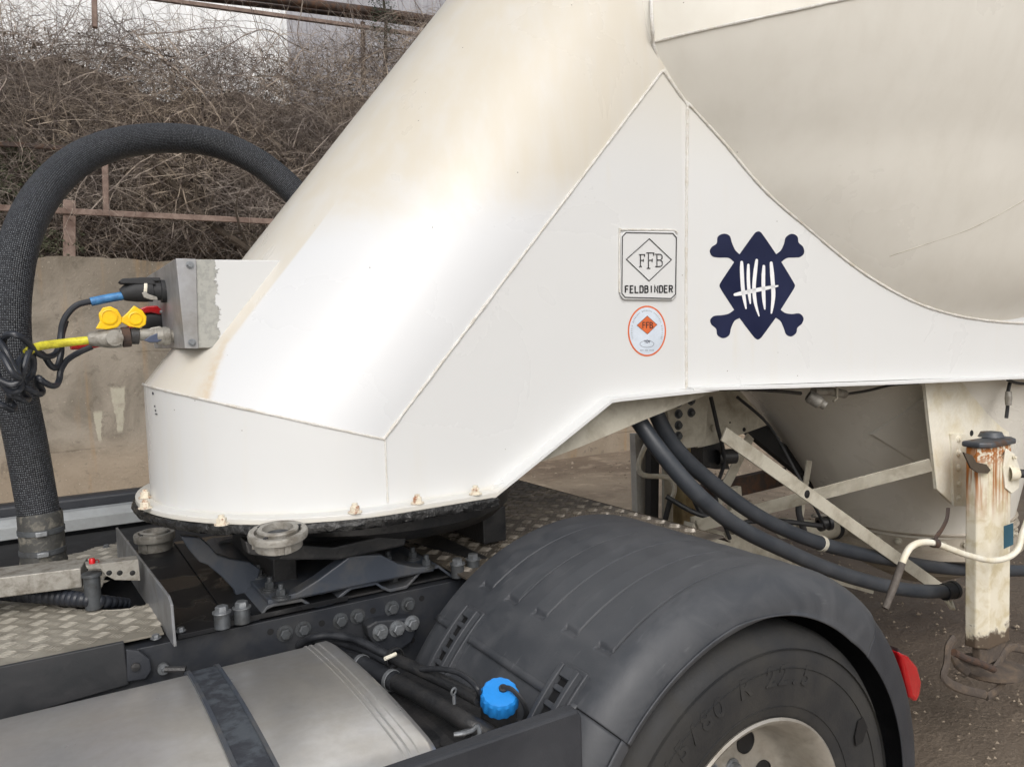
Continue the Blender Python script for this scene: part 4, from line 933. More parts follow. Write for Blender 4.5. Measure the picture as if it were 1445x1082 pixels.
MB().tube([e+Vector((-.02, -.01, -.035)), e+Vector((.0, -.02, -.07)), e+Vector((.02, -.02, -.08)), e+Vector((.03, 0, -.05))], .009, 8).build('hook', M_ivory, h1)
h2, P2 = hose('suction_hose', 'dark grey hose with pale clamp, upper of the two under the frame', 'hose', [(912, 545, 2.25), (935, 603, 2.22), (965, 645, 2.2), (1010, 685, 2.2), (1060, 722, 2.2), (1110, 748, 2.2), (1170, 770, 2.2), (1250, 788, 2.2), (1350, 803, 2.2), (1470, 805, 2.2)], .031, M_hoseg)
i_ = 35; MB().lathe([(.033, -.012), (.0355, -.01), (.0355, .01), (.033, .012)], P2[i_], P2[i_+1]-P2[i_-1], 24).build('clamp', M_frame, h2)
h3, P3 = hose('discharge_pipe', 'pale pipe stub with black clamp beside the stowed hoses', 'pipe', [(1105, 745, 2.75), (1150, 748, 2.75), (1190, 745, 2.75), (1235, 762, 2.75), (1290, 785, 2.75)], .055, M_frame)
MB().lathe([(.056, -.015), (.062, -.013), (.062, .013), (.056, .015)], P3[10], P3[11]-P3[9], 28).build('clamp', M_rubber, h3)
# ================================================================== TRACTOR UNIT
K = thing('truck_tractor', 'dark truck chassis with black rear fender and aluminium fuel tank under the white trailer neck', 'truck', (1.43, 2.55, 0))
WX, WZ = 1.43, .54; FR = .67
ZD = 1.06
# frame rails
for y, s in ((2.13, 1), (2.97, -1)):
    mb = MB(); x0, x1 = -2.2, 2.05
    mb.prism([(x0, y, 1.042), (x0, y+s*.075, 1.042), (x0, y+s*.075, 1.034), (x0, y+s*.008, 1.034), (x0, y+s*.008, .768), (x0, y+s*.075, .768), (x0, y+s*.075, .76), (x0, y, .76)], (x1-x0, 0, 0))
    rail = mb.build('frame_rail', M_rail, K, smooth=0, bevel=.002)
for x in (-1.5, -.4, .55, 1.43, 1.95): MB().box((x, 2.55, .90), (.09, .82, .2)).build('cross_member', M_black, K, smooth=0, bevel=.003)
MB().box((0.0, 2.55, .70), (4.2, .80, .02)).build('frame_shade_sheet', M_pit, K, smooth=0)  # added near-black sheet, paints the shade between the rails
ZZ = lambda x, y: (340+x*.2772, 640+y*.2772)
for q in ((222, 912), (316, 890), (505, 848), (592, 825), (767, 785), (850, 765)):
    MB().hexb(PY(*ZZ(*q), 2.13), (0, -1, 0), .0155, .018).build('bolt', M_steeld, K)
br = MB().prism([PY(*ZZ(*q), 2.085) for q in ((640, 880), (690, 850), (900, 830), (912, 870), (870, 960), (800, 1010), (700, 1000), (650, 930))], (0, .045, 0)).build('rail_bracket', M_rail, K, smooth=0, bevel=.006)
for q in ((708, 908), (793, 888), (868, 862)): MB().hexb(PY(*ZZ(*q), 2.085), (0, -1, 0), .0165, .022).build('bolt', M_steel, br)
for q in ((412, 862), (672, 798), (920, 735), (150, 905), (872, 948)): MB().lathe([(.009, 0), (.009, .001), (0, .0011)], PY(*ZZ(*q), 2.13), (0, -1, 0), 12).build('rail_hole', M_pit, rail)
# corrugated mounting plate: hat profile along x
prof = [(300, 895), (340, 886.7), (366, 879), (377, 860), (386, 856), (426, 849), (436, 855), (446, 861.8), (470, 857), (488, 838), (496, 832), (531, 825), (539, 831), (550.7, 838.5), (574, 832), (593, 810), (602, 806), (619, 801.5), (628, 808), (639, 814.6), (690, 803)]
pp = [PY(x, y, 2.135) for x, y in prof]; zmin_ = 1.047
pp = [Vector((p.x, 2.135, max(zmin_, p.z))) for p in pp]; pp = [Vector((p.x, 2.135, p.z if p.z > 1.056 else zmin_)) for p in pp]
mb = MB(); n = len(pp); Wd = .86
vs = []
for dy, dz in ((0, 0), (Wd, 0), (Wd, .010), (0, .010)): vs += [p+Vector((0, dy, dz)) for p in pp]
mb.add(vs, [(k*n+i, k*n+i+1, ((k+1) % 4)*n+i+1, ((k+1) % 4)*n+i) for k in range(4) for i in range(n-1)])
mb.build('corrugated_mounting_plate', M_chassis, K, smooth=50, bevel=.002)
for q in ((412, 742), (780, 665), (500, 720)):
    p = PY(*ZZ(*q), 2.2); MB().hexb((p.x, 2.2, 1.052), (0, 0, 1), .014, .02).build('bolt', M_steeld, K)
def slab(pts, z, th, name, m, parent=K, bevel=.002):
    return MB().prism([PZ(x, y, z) for x, y in pts], (0, 0, -th)).build(name, m, parent, smooth=0, bevel=bevel)
# wet base plates left of the fifth wheel
def wet_mat():
    m, g = newmat('wet_oily_plate', .3); P = g.geo.outputs['Position']; n = g.noise(P, 6, 2, .3)
    g.L.new(g.mix(g.rng(n, .4, .6), rgb((22, 23, 26)), rgb((30, 30, 31))), g.b.inputs['Base Color']); g.L.new(g.rng(n, .46, .56, .5, .16), g.b.inputs['Roughness']); g.b.inputs['Specular IOR Level'].default_value = .35; return m
M_wet = wet_mat()
xa, xb, xc_ = .262, .395, .60
MB().box(((xa+xb)/2, 2.62, 1.056), (xb-xa-.004, 1.02, .012)).build('base_strip', M_wet, K, smooth=0, bevel=.001)
MB().box(((xb+.72)/2, 2.62, 1.058), (.72-xb, .98, .014)).build('base_plate', M_wet, K, smooth=0, bevel=.001)
MB().box((1.15, 2.6, 1.053), (.9, .9, .006)).build('lower_plate', M_black, K, smooth=0)
# upright cross plate, slightly skewed
u0p, u1p = Vector((.247, 2.060, 0)), Vector((.200, 3.02, 0)); ex_ = (u1p-u0p).normalized(); eh = Vector((0, 0, 1))
MB().prism([u0p+eh*1.052, u0p+ex_*.012+eh*1.155, u0p+ex_*.045+eh*1.168, u1p+eh*1.168, u1p+eh*1.052], (.007, 0, 0)).build('upright_plate', mat('dull_grey_plate', rgb((128, 130, 134)), .45, .2, col2=rgb((106, 104, 100)), nsc=9, bump=.1), K, smooth=0, bevel=.0015)
# spacer bolts
for px, py in ((314, 868), (342, 861), (646, 797), (668, 790), ):
    p = PZ(px, py+14, 1.066); p.z = 1.06
    o = MB().lathe([(0, 0), (.0205, 0), (.0205, .040), (0, .040)], p, seg=24).build('spacer_sleeve', M_steeld, K, bevel=.001)
    MB().hexb(p+Vector((0, 0, .040)), (0, 0, 1), .0165, .018).build('bolt', M_steel, o)
# fifth wheel pedestal, plate and ramp
FW = 2.122
pd = [PY(*ZZ(*q), FW) for q in ((163, 740), (290, 706), (395, 640), (555, 522), (715, 515), (800, 560), (880, 577), (985, 577), (980, 597), (700, 650), (200, 755), (165, 757))]
MB().prism(pd, (0, .05, 0)).build('pedestal_bracket', M_chassis, K, smooth=0, bevel=.004)
zf = sum(pd[i].z for i in (0, 11, 10))/3; fx0, fx1 = pd[0].x-.01, pd[7].x+.005
MB().box(((fx0+fx1)/2, 2.30, zf-.004), (fx1-fx0, .33, .014)).build('pedestal_foot', M_chassis, K, smooth=0, bevel=.003)
MB().prism([Vector((p.x, 2.86, p.z)) for p in pd], (0, .05, 0)).build('pedestal_bracket', M_chassis, K, smooth=0, bevel=.004)
MB().prism([Vector((p.x+.05, 2.45, p.z+.01)) for p in pd], (0, .05, 0)).build('pedestal_web', M_black, K, smooth=0, bevel=.004)
for q, y in (((148, 655), 2.26), ((205, 692), 2.20), ((875, 500), 2.28), ((945, 540), 2.20), ((90, 590), 2.4), ((750, 520), 2.26)):
    p = PZ(*ZZ(q[0], q[1]+20), zf+.014); mb = MB(); mb.lathe([(0, -.012), (.026, -.012), (.026, -.006), (0, -.006)], p, seg=24); mb.hexb(p+Vector((0, 0, -.006)), (0, 0, 1), .0135, .02); mb.lathe([(0, .01), (.008, .01), (.008, .028), (0, .029)], p, seg=12); mb.build('bolt', M_steeld, K)
fw = MB(); fw.lathe([(0, 1.285), (.46, 1.282), (.475, 1.27), (.475, 1.235), (.44, 1.20), (.30, 1.185), (0, 1.185)], (.96, 2.55, 0), seg=64); fw.build('fifth_wheel_plate', M_black, K, smooth=40)
MB().prism([PY(x, y, 2.11) for x, y in ((345, 763), (470, 772), (560, 752), (578, 742), (572, 770), (480, 790), (400, 790), (350, 782))], (0, .06, 0)).build('fifth_wheel_rim', M_black, K, smooth=0, bevel=.006)
rp = [(360, 465), (430, 466), (500, 476), (560, 530), (610, 590), (700, 620), (830, 640), (905, 690), (870, 830), (850, 850), (745, 890), (725, 830), (640, 740), (545, 660), (490, 640), (420, 560)]
Z6 = lambda x, y: (180+x*.2076, 660+y*.2076)
a3 = [PY(*Z6(*q), 2.34) for q in rp]
MB().prism(a3, (0, .03, 0)).build('coupling_ramp', M_chassis, K, smooth=0, bevel=.004)
for x0_, x1_ in ((.55, .62), (1.25, 1.34)): MB().box(((x0_+x1_)/2, 2.56, 1.15), (x1_-x0_, .56, .12)).build('pedestal_web', M_black, K, smooth=0, bevel=.005)
# right rear tread plate behind the fender and its plain edge
MB().prism([(1.05, 2.02, 1.078), (1.98, 1.90, 1.078), (1.98, 3.30, 1.078), (1.05, 3.30, 1.078)], (0, 0, -.006)).build('tread_plate', M_treadd, K, smooth=0)
tread_obj('tread_pattern', *tread_bars(1.05, 1.985, 1.95, 3.29, 1.0781, .078, lambda x, y: y > 1.93, .0034), M_treadd, bpy.data.objects['tread_plate'], 1.0781)
MB().prism([(1.981, 1.90, 1.08), (1.981, 3.30, 1.08), (2.015, 3.30, 1.055), (2.015, 1.90, 1.055)], (0, 0, -.005)).build('plate_edge', M_treadd, K, smooth=0)
MB().prism([(1.05, 2.6, 1.082), (1.15, 2.2, 1.082), (1.2, 2.16, 1.082), (1.2, 3.0, 1.082)], (0, 0, -.003)).build('cover_strip', M_black, K, smooth=0)
# left walkway tread plate with an opening
HO = [PZ(x, y, ZD) for x, y in ((148, 812), (172, 806), (196, 818), (212, 850), (196, 858), (160, 862), (120, 862), (84, 858), (76, 850), (110, 838), (140, 830))]
def inpoly(x, y, P):
    c = False; n = len(P)
    for i in range(n):
        a, b_ = P[i], P[i-1]
        if (a.y > y) != (b_.y > y) and x < (b_.x-a.x)*(y-a.y)/(b_.y-a.y)+a.x: c = not c
    return c
CB = [PZ(x, y, ZD) for x, y in ((-60, 822), (90, 785), (117, 779), (150, 768), (160, 762))]
def backY(x): 
    for a, b_ in zip(CB, CB[1:]):
        if x <= b_.x: return a.y+(b_.y-a.y)*(x-a.x)/(b_.x-a.x)
    return CB[-1].y
mb = MB(); st_ = .012; X0, X1, Y0 = -1.6, .242, 2.15; idx = {}
def vid(i, j):
    if (i, j) not in idx: idx[(i, j)] = len(mb.v); mb.v.append((X0+i*st_, Y0+j*st_, ZD))
    return idx[(i, j)]
for i in range(int((X1-X0)/st_)):
    for j in range(90):
        x, y = X0+(i+.5)*st_, Y0+(j+.5)*st_
        if y > backY(x) or inpoly(x, y, HO): continue
        mb.f.append((vid(i, j), vid(i+1, j), vid(i+1, j+1), vid(i, j+1)))
dk = mb.build('walkway_plate', M_treadl, K, smooth=0, solid=.005)
tread_obj('tread_pattern', *tread_bars(-1.5, .236, 2.16, 3.3, ZD+.0026, .068, lambda x, y: y < backY(x)-.02 and not inpoly(x, y, HO), .0026), M_treadl, dk, ZD+.0026)
MB().tube(spline(HO, 4, True)+[HO[0]], .0045, 6).build('opening_rim', M_treadl, dk)
for px, py in ((220, 900), (150, 772), (255, 890)): MB().hexb(PZ(px, py, ZD+.003), (0, 0, 1), .009, .010).build('bolt', M_steel, K)
MB().prism([PY(x, y, 2.112) for x, y in ((-40, 949), (175, 905), (182, 966), (-40, 1030))], (0, .012, 0)).build('side_cover', M_rubber, K, smooth=0, bevel=.003)
MB().prism([PY(x, y, 2.108) for x, y in ((178, 916), (196, 918), (212, 930), (214, 946), (206, 958), (180, 962))], (0, .012, 0)).build('cover_ear', M_fender2, K, smooth=0, bevel=.003)
MB().lathe([(.010, 0), (.010, .006), (0, .007)], PY(191, 940, 2.106), (0, -1, 0), 16).build('bolt', M_black, K)
MB().lathe([(.014, 0), (.014, .012), (.006, .012), (.006, .03), (0, .03)], PY(230, 942, 2.12), (0, -1, 0), 16).build('bolt', M_steel, K)
# hose swing arm on the deck
a0_, a1_ = PZ(-60, 828, 1.10), PZ(122, 805, 1.115)
def boxarm(p, q, w_, h_, name, m):
    d = (Vector(q)-Vector(p)); d.z = 0; L = d.length; d.normalize(); s_ = Vector((-d.y, d.x, 0)); R = Matrix((d, s_, Vector((0, 0, 1)))).transposed()
    return MB().box((Vector(p)+Vector(q))/2, (L, w_, h_), R).build(name, m, K, smooth=0, bevel=.003)
A = PY(-70, 829, 2.52); B = PY(122, 822, 2.46)
boxarm(A+Vector((0, .06, 0)), B+Vector((0, .06, 0)), .12, .055, 'swing_arm', M_cast)
pv = PY(131, 838, 2.44); MB().lathe([(0, -.04), (.021, -.04), (.021, .050), (.026, .052), (.026, .060), (0, .061)], pv, seg=28).build('pivot', M_steeld, K)
br = MB().prism([PY(x, y, 2.42) for x, y in ((141, 801), (196, 796), (198, 819), (162, 818), (150, 812))], (0, .006, 0)).build('holed_bracket', M_cast, K, smooth=0, bevel=.001)
MB().prism([PY(x, y, 2.42)+Vector((0, 0, .0)) for x, y in ((121, 798), (195, 789), (196, 797), (141, 802), (123, 802))], (0, .05, 0)).build('bracket_top', M_cast, K, smooth=0, bevel=.001)
for px, py in ((154, 808), (169, 808), (187, 808)): MB().lathe([(.0075, 0), (.006, .001), (0, .0012)], PY(px, py, 2.42), (0, -1, 0), 16).build('hole', M_pit, br)
p = PY(130, 793, 2.44); MB().lathe([(0, -.012), (.008, -.012), (.008, .008), (.006, .011), (0, .011)], p, seg=14).build('red_plug', M_red, K)
MB().lathe([(.006, -.002), (.006, .002), (.004, .002), (.004, -.002)], p+Vector((.012, 0, 0)), (0, 1, 0), 12).build('plug_ring', M_red, K)
# open storz coupling on the deck
SC = PZ(209, 752, 1.125); SC.x += .02
storz('hose_coupling', SC, (0, 0, 1), .068, M_cast, K, .06)
MB().lathe([(.045, -.07), (.045, -.05), (.045, -.02)], SC, seg=24).build('coupling_stub', M_cast, K)
# far side: silver rail and dark skirt
fa, fb = -2.5, .75
ss = MB(); ss.prism([(fa, 3.70, 1.035), (fa, 3.70, 1.085), (fa, 3.74, 1.11), (fa, 3.80, 1.11), (fa, 3.80, 1.035)], (fb-fa, 0, 0)); ss.build('side_rail', mat('grey_rail_paint', rgb((158, 162, 164)), .45, col2=rgb((140, 142, 142))), K, smooth=0, bevel=.003)
MB().box(((fa+fb)/2, 3.84, .80), (fb-fa, .05, .70)).build('side_skirt', M_fender2, K, smooth=0, bevel=.01)
MB().box(((fa+fb)/2+.2, 3.9, 1.10), (fb-fa-.4, .06, .10)).build('side_skirt', M_black, K, smooth=0, bevel=.01)
MB().box(((fa+fb)/2, 3.45, .90), (fb-fa, .5, .24)).build('battery_box', M_pit, K, smooth=0, bevel=.01)
# ---- fender
YI, YO = 2.01, 1.237
LIP = [(YI, .635), (YI-.003, .662), (YI-.012, FR)]
def groove(y, ang_):
    v = 0
    for y0 in (1.925, 1.787, 1.655, 1.52, 1.39):
        w_ = .056; t = (y0-y)/w_
        if -.3 < t < 1.3:
            e = .22*min(1, max(0, (t+.10)/.8))*min(1, max(0, (1.05-t)/.10))
            e2 = max(0, 1-abs(t-.93)/.13)
            s_ = min(1, max(0, (125.5-ang_)/.7)); s2 = min(1, max(0, (ang_-34)/3))
            end = max(0, 1-abs(125.0-ang_)/1.2)*(.75 if 0 < t < 1 else 0)
            v = max(v, e*s_*s2, e2*s_*s2*1.35, end)
    return v
def fender(a0d, a1d, rad, yi, yo, lipr, name, na, grooves=True, m=M_fender, lipf=None):
    crown = []
    nY = 300 if grooves else 24
    for i in range(nY+1):
        y = yi-.012-(yi-.012-(yo+.085))*i/nY; crown.append((y, 0.0))
    prof = [(yi, -.035), (yi-.003, -.010)]+crown
    for k in range(1, 13):
        t = k/12; an = t*pi/2; prof.append((yo+.085-.080*sin(an), -.100*(1-cos(an))))
    for k in range(1, 5): prof.append((yo+.005-.005*k/4, -.100-(rad-lipr-.100)*k/4))
    mb = MB(); n = len(prof); vs = []; N = na
    for i in range(N+1):
        ad = a0d+(a1d-a0d)*i/N; a = radians(ad); lr = lipf(ad) if lipf else lipr
        for j, (y, dr) in enumerate(prof):
            if j >= n-4: k = j-(n-5); dr = -.100-(rad-lr-.100)*k/4
            r = rad+dr-(.0140*groove(y, ad) if grooves else 0); vs.append((WX+r*cos(a), y, WZ+r*sin(a)))
    mb.add(vs, [(i*n+j, i*n+j+1, (i+1)*n+j+1, (i+1)*n+j) for i in range(N) for j in range(n-1)])
    # inner skin turned under the edge
    vs2 = [(WX+(rad-.012)*cos(radians(a0d+(a1d-a0d)*i/60)), y, WZ+(rad-.012)*sin(radians(a0d+(a1d-a0d)*i/60))) for i in range(61) for y in (yi-.006, yo+.02)]
    return mb.build(name, m, K, smooth=50, solid=.004)
lipf = lambda ad: .585 if ad > 100 else (.585-.045*min(1, (100-ad)/45))
fe = fender(46, 137, FR, YI, YO, .585, 'fender_top', 300, lipf=lipf)
fender(137.12, 186, FR-.004, YI-.004, YO+.004, .60, 'fender_front', 60, False)
fender(-28, 45.6, FR-.004, YI, YO+.003, .54, 'fender_rear', 70, False, m=M_fender2)
# ridge plate of water-marked front section: thin lip at the joint
def arc_pt(ad, y, r): return Vector((WX+r*cos(radians(ad)), y, WZ+r*sin(radians(ad))))
MB().grid(lambda u, v: arc_pt(136.6+1.6*v, YI-.01-(YI-.01-YO-.09)*u, FR+.003), 30, 2).build('joint_strip', M_fender, K, solid=.004)
# two latch clips across the joint
def clip(yc, name='latch_clip'):
    a_hi, a_lo = 131.0, 147.5; W_ = .042
    e = Vector((0, 1, 0))
    def blk(a0, a1, y0, y1, r0_, r1_, nm, m, par):
        k = 6; mb = MB(); vs = []
        for i in range(k+1):
            ad = a0+(a1-a0)*i/k
            vs += [arc_pt(ad, y0, r0_), arc_pt(ad, y1, r0_), arc_pt(ad, y1, r1_), arc_pt(ad, y0, r1_)]
        fs = [(i*4+j, i*4+(j+1) % 4, i*4+4+(j+1) % 4, i*4+4+j) for i in range(k) for j in range(4)]+[(0, 1, 2, 3), (k*4, k*4+1, k*4+2, k*4+3)]
        mb.add(vs, fs); return mb.build(nm, m, par, smooth=30, bevel=.002)
    base = blk(a_hi, a_lo, yc-W_, yc+W_, FR-.004, FR+.012, name, M_fender, K)
    blk(a_hi+.8, a_lo-.3, yc-W_+.006, yc-W_+.020, FR+.012, FR+.030, 'side_rib', M_fender, base)
    blk(a_hi+.8, a_lo-.3, yc+W_-.022, yc+W_-.008, FR+.012, FR+.030, 'side_rib', M_fender, base)
    blk(a_hi+.9, a_hi+3.0, yc-W_+.021, yc+W_-.023, FR+.012, FR+.027, 'latch_head', M_fender, base)
    blk(a_hi+3.1, a_lo-1, yc-W_+.021, yc+W_-.023, FR+.012, FR+.0135, 'latch_slot', M_pit, base)
    for s_ in (4.4, 7.6, 10.6, 13.6): blk(a_hi+s_, a_hi+s_+1.1, yc-W_+.021, yc+W_-.023, FR+.0136, FR+.022, 'latch_tooth', M_fender, base)
    return base
clip(cyl_y := 1.845); clip(1.385)
# mudguard corner post below the seam, side skirt
sk_ = MB(); sk_.prism([PY(x, y, 1.245) for x, y in ((540, 1096), (816, 1001), (822, 1012), (824, 1110), (540, 1140))], (0, .035, 0)); sk_.build('side_panel', M_fender2, K, smooth=0, bevel=.006)
# tail lamp
tl = [PY(x, y, 1.40) for x, y in ((1270, 920), (1284, 926), (1296, 940), (1302, 962), (1300, 980), (1294, 992), (1286, 985))]
o = MB().prism(tl, (0, .12, 0)).build('tail_light', M_redlens, K, smooth=0, bevel=.012, bseg=4)
MB().prism([PY(x, y, 1.42) for x, y in ((1268, 914), (1280, 925), (1284, 950), (1285, 984), (1272, 990))], (0, .10, 0)).build('lamp_housing', M_black, o, smooth=0, bevel=.004)
# ---- wheels
WH = []
def wheel(yo, side=-1):
    yw = Vector((WX, yo, WZ)); ax = (0, -1, 0)
    t = bpy.data.objects.new('wheel', None); S.collection.objects.link(t); t.empty_display_size = .1; attach(t, K); WH.append(t)
    pr = [(.292, -.022), (.300, -.004), (.318, .006), (.345, .010), (.40, .018), (.45, .020), (.485, .014), (.505, -.002), (.518, -.018), (.528, -.045), (.531, -.14), (.528, -.235), (.518, -.262), (.485, -.29), (.40, -.30), (.30, -.27)]
    ty = MB().lathe(pr, yw, ax, 128).build('tyre', M_tyre, t, smooth=60)
    for r_ in (.335, .432, .478): MB().lathe([(r_, .0), (r_+.0015, .0225 if r_ > .4 else .0115), (r_+.003, .0)], yw, ax, 96).build('sidewall_ring', M_tyre, ty)
    return t, yw
M_tyre = mat('dusty_tyre_rubber', rgb((40, 41, 43)), .72, col2=rgb((53, 52, 50)), nsc=7, lo=.4, hi=.65, bump=.25, bsc=120)
M_rim = mat('silver_painted_rim', rgb((176, 172, 164)), .42, .45, col2=rgb((140, 134, 124)), nsc=9, lo=.4, hi=.7, bump=.05)
YT = 1.272
t, yw = wheel(YT)
rim = MB().lathe([(.286, -.03), (.292, -.012), (.303, -.006), (.306, .004), (.300, .008), (.290, .002), (.282, -.012), (.272, -.03), (.262, -.07), (.255, -.12), (.240, -.146), (.232, -.153), (.20, -.155), (.165, -.155), (.158, -.150), (.14, -.140), (.10, -.138), (.10, -.09), (.06, -.08), (0, -.08)], yw, (0, -1, 0), 96).build('rim', M_rim, t, smooth=40)
for k in range(10):
    a = radians(36*k+14); c = yw+Vector((.196*cos(a), .1505, .196*sin(a)))
    MB().lathe([(.031, -.006), (.031, .0015), (.028, .002), (.0265, -.001), (0, -.002)], c, (0, -1, 0), 24).build('hand_hole', M_pit, rim)  # flat black disc paints the shaded depth of each hand hole
    a2 = radians(36*k+26); c2_ = yw+Vector((.125*cos(a2), .1395, .125*sin(a2))); MB().hexb(c2_, (0, -1, 0), .0155, .028).build('wheel_nut', M_steel, rim)
# tyre size lettering around the sidewall
def arc_text(s, a_start, a_step, r, h):
    for i, ch in enumerate(s):
        if ch == ' ': continue
        a = radians(a_start-a_step*i); c = bpy.data.curves.new('t', 'FONT'); c.body = ch; c.size = h*1.4; c.extrude = .0016; c.offset = .0018; c.align_x = 'CENTER'
        ob = bpy.data.objects.new('t', c); S.collection.objects.link(ob); dg = bpy.context.evaluated_depsgraph_get(); dg.update(); me = bpy.data.meshes.new_from_object(ob.evaluated_get(dg)); bpy.data.objects.remove(ob)
        e1 = Vector((sin(a), 0, -cos(a))); e2 = Vector((cos(a), 0, sin(a))); o3 = Vector((WX, YT-.0195, WZ))+e2*r
        for v in me.vertices: v.co = o3+e1*v.co.x+e2*v.co.y+Vector((0, -1, 0))*v.co.z
        me.materials.clear(); me.materials.append(M_tyre); ob = bpy.data.objects.new('letter', me); S.collection.objects.link(ob); attach(ob, bpy.data.objects['tyre'])
M_tlet = mat('worn_tyre_lettering', rgb((44, 45, 47)), .7)
bpy.context.view_layer.update()
arc_text('315/80 R 22.5', 141, 6.1, .395, .048)
MB().prism([Vector((WX, YT-.0215, WZ))+Vector(((.405+dr)*cos(radians(a)), 0, (.405+dr)*sin(radians(a)))) for a, dr in ((30, .03), (25, .032), (22, .0), (23, -.028), (27, -.02), (31, .01))], (0, -.002, 0)).build('worn_patch', M_pit, bpy.data.objects['tyre'], smooth=0)
t2, yw2 = wheel(1.61)
MB().lathe([(.286, -.03), (.292, -.012), (.303, -.006), (.27, -.05), (.25, -.2)], yw2, (0, -1, 0), 64).build('rim', M_rim, t2)
MB().tube([(WX, 1.45, WZ), (WX, 3.6, WZ)], .09, 20).build('axle', M_black, K)
for yy in (3.23, 3.57):
    t3, yw3 = wheel(yy)
# ---- fuel tank
TX0, TX1 = -1.9, .61
def tank_sec(s):   # rounded rectangle in (y, z), slightly crowned top
    y0, y1, z0, z1, r = 1.285, 2.06, .32, 1.0, .10; P = []
    for (cy, cz, a0) in ((y1-r, z1-r, 0), (y0+r, z1-r, 90), (y0+r, z0+r, 180), (y1-r, z0+r, 270)):
        for k in range(9): a = radians(a0+90*k/8); P.append((cy+r*cos(a), cz+r*sin(a)))
    out = []
    n = len(P)
    for i in range(n):
        a, b_ = P[i], P[(i+1) % n]; L = sqrt((a[0]-b_[0])**2+(a[1]-b_[1])**2); k = max(1, int(L/.03))
        for j in range(k): out.append((a[0]+(b_[0]-a[0])*j/k, a[1]+(b_[1]-a[1])*j/k))
    cy, cz = (y0+y1)/2, (z0+z1)/2; res = []
    for y, z in out:
        cr = .022*(1-((y-cy)/(.5*(y1-y0)))**2)*((z-cz)/(.5*(z1-z0)) if z > cz else 0)
        res.append((cy+(y-cy)*s, cz+(z+cr-cz)*s))
    return res
M_tankalu = mat('weathered_aluminium_sheet', (.84, .835, .83), .34, .82, col2=(.70, .675, .63), nsc=5, lo=.35, hi=.65, bump=.25, bsc=5, rvar=.08)
mb = MB(); st = [(TX0, 1), (TX1-.03, 1), (TX1-.028, 1.008), (TX1-.006, 1.008), (TX1, 1.0), (TX1+.012, .975), (TX1+.022, .90), (TX1+.028, .6), (TX1+.03, .0)]
secs = [[(x, y, z) for y, z in tank_sec(s)] for x, s in st]; n = len(secs[0]); V_ = [v for s in secs for v in s]
mb.add(V_, [(i*n+j, i*n+(j+1) % n, (i+1)*n+(j+1) % n, (i+1)*n+j) for i in range(len(secs)-1) for j in range(n)])
ft = mb.build('fuel_tank', M_tankalu, K, smooth=30)
for dx in (.045, .058):
    P = [(TX1-dx, y, z) for y, z in tank_sec(1.0015)]; MB().tube(P+[P[0]], .0022, 6, cap=False).build('pressed_seam', M_tankalu, ft)
def band(x0, x1, s0, s1, name, m, par):
    a = tank_sec(s0); b_ = tank_sec(s1); mb = MB(); n = len(a); vs = [(x0, y, z) for y, z in a]+[(x0, y, z) for y, z in b_]+[(x1, y, z) for y, z in b_]+[(x1, y, z) for y, z in a]
    mb.add(vs, [(k*n+i, k*n+(i+1) % n, ((k+1) % 4)*n+(i+1) % n, ((k+1) % 4)*n+i) for k in range(4) for i in range(n)]); return mb.build(name, m, par, smooth=40)
M_strap = mat('chalky_strap_steel', rgb((82, 88, 95)), .55, .2, col2=rgb((58, 61, 68)), nsc=24, lo=.45, hi=.58, bump=.3)
sb = band(.268, .330, 1.003, 1.014, 'tank_strap', M_strap, ft)
band(.262, .270, 1.002, 1.022, 'strap_edge', M_chassis, sb); band(.328, .336, 1.002, 1.022, 'strap_edge', M_chassis, sb)
p = PY(348, 1080, 1.34); MB().lathe([(0, 0), (.028, 0), (.030, .012), (.022, .02), (0, .022)], (.345, 1.36, 1.0), (0, -.3, 1), 20).build('strap_knob', M_fender2, ft)
MB().tube([PY(233, 944, 2.06), PY(262, 944, 2.04)], .008, 8).build('strap_bolt', M_black, ft)
# ---- urea tank, pipes, blue cap
MB().box((.80, 1.62, .60), (.20, .60, .62)).build('urea_tank', M_black, K, smooth=0, bevel=.03)
cc_ = PY(705, 984, 1.47); axc = Vector((-.18, -.42, .9)).normalized()
fn = MB().lathe([(.041, -.16), (.041, -.03), (.040, -.028), (.040, -.014), (.036, -.012), (0, -.012)], cc_, axc, 32).build('filler_neck', M_black, K)
# cap: twelve-sided ribbed body
mb = MB(); prof = []
def capring(r, h, rib): 
    q = axc.to_track_quat('Z', 'Y'); return [cc_+q @ Vector(((r+(rib if k % 4 in (0, 1) else 0))*cos(2*pi*k/56), (r+(rib if k % 4 in (0, 1) else 0))*sin(2*pi*k/56), h)) for k in range(56)]
rings = [capring(.0405, -.018, .002), capring(.0415, -.012, .002), capring(.0405, .014, .0022), capring(.0375, .020, .001), capring(.034, .021, 0), capring(.012, .0215, 0), capring(.001, .0215, 0)]
n = 56; mb.add([v for r in rings for v in r], [(i*n+j, i*n+(j+1) % n, (i+1)*n+(j+1) % n, (i+1)*n+j) for i in range(len(rings)-1) for j in range(n)])
cp_ = mb.build('blue_cap', M_bluecap, K, smooth=25)
q = axc.to_track_quat('Z', 'Y')
MB().lathe([(0, .021), (.0095, .021), (.0095, .027), (.005, .028), (.005, .024), (0, .024)], cc_+q @ Vector((.008, .005, 0)), axc, 20).build('cap_button', M_rubber, cp_)
MB().tube(spline([cc_+q @ Vector((.008, .005, .025)), PY(722, 972, 1.44), PY(738, 990, 1.42), PY(743, 1008, 1.43), PY(736, 1018, 1.46), PY(722, 1014, 1.47)], 6), .0038, 8, flat=1.6).build('tether', M_rubber, cp_)
Z5 = lambda x, y: (400+x*.31834, 800+y*.31834)
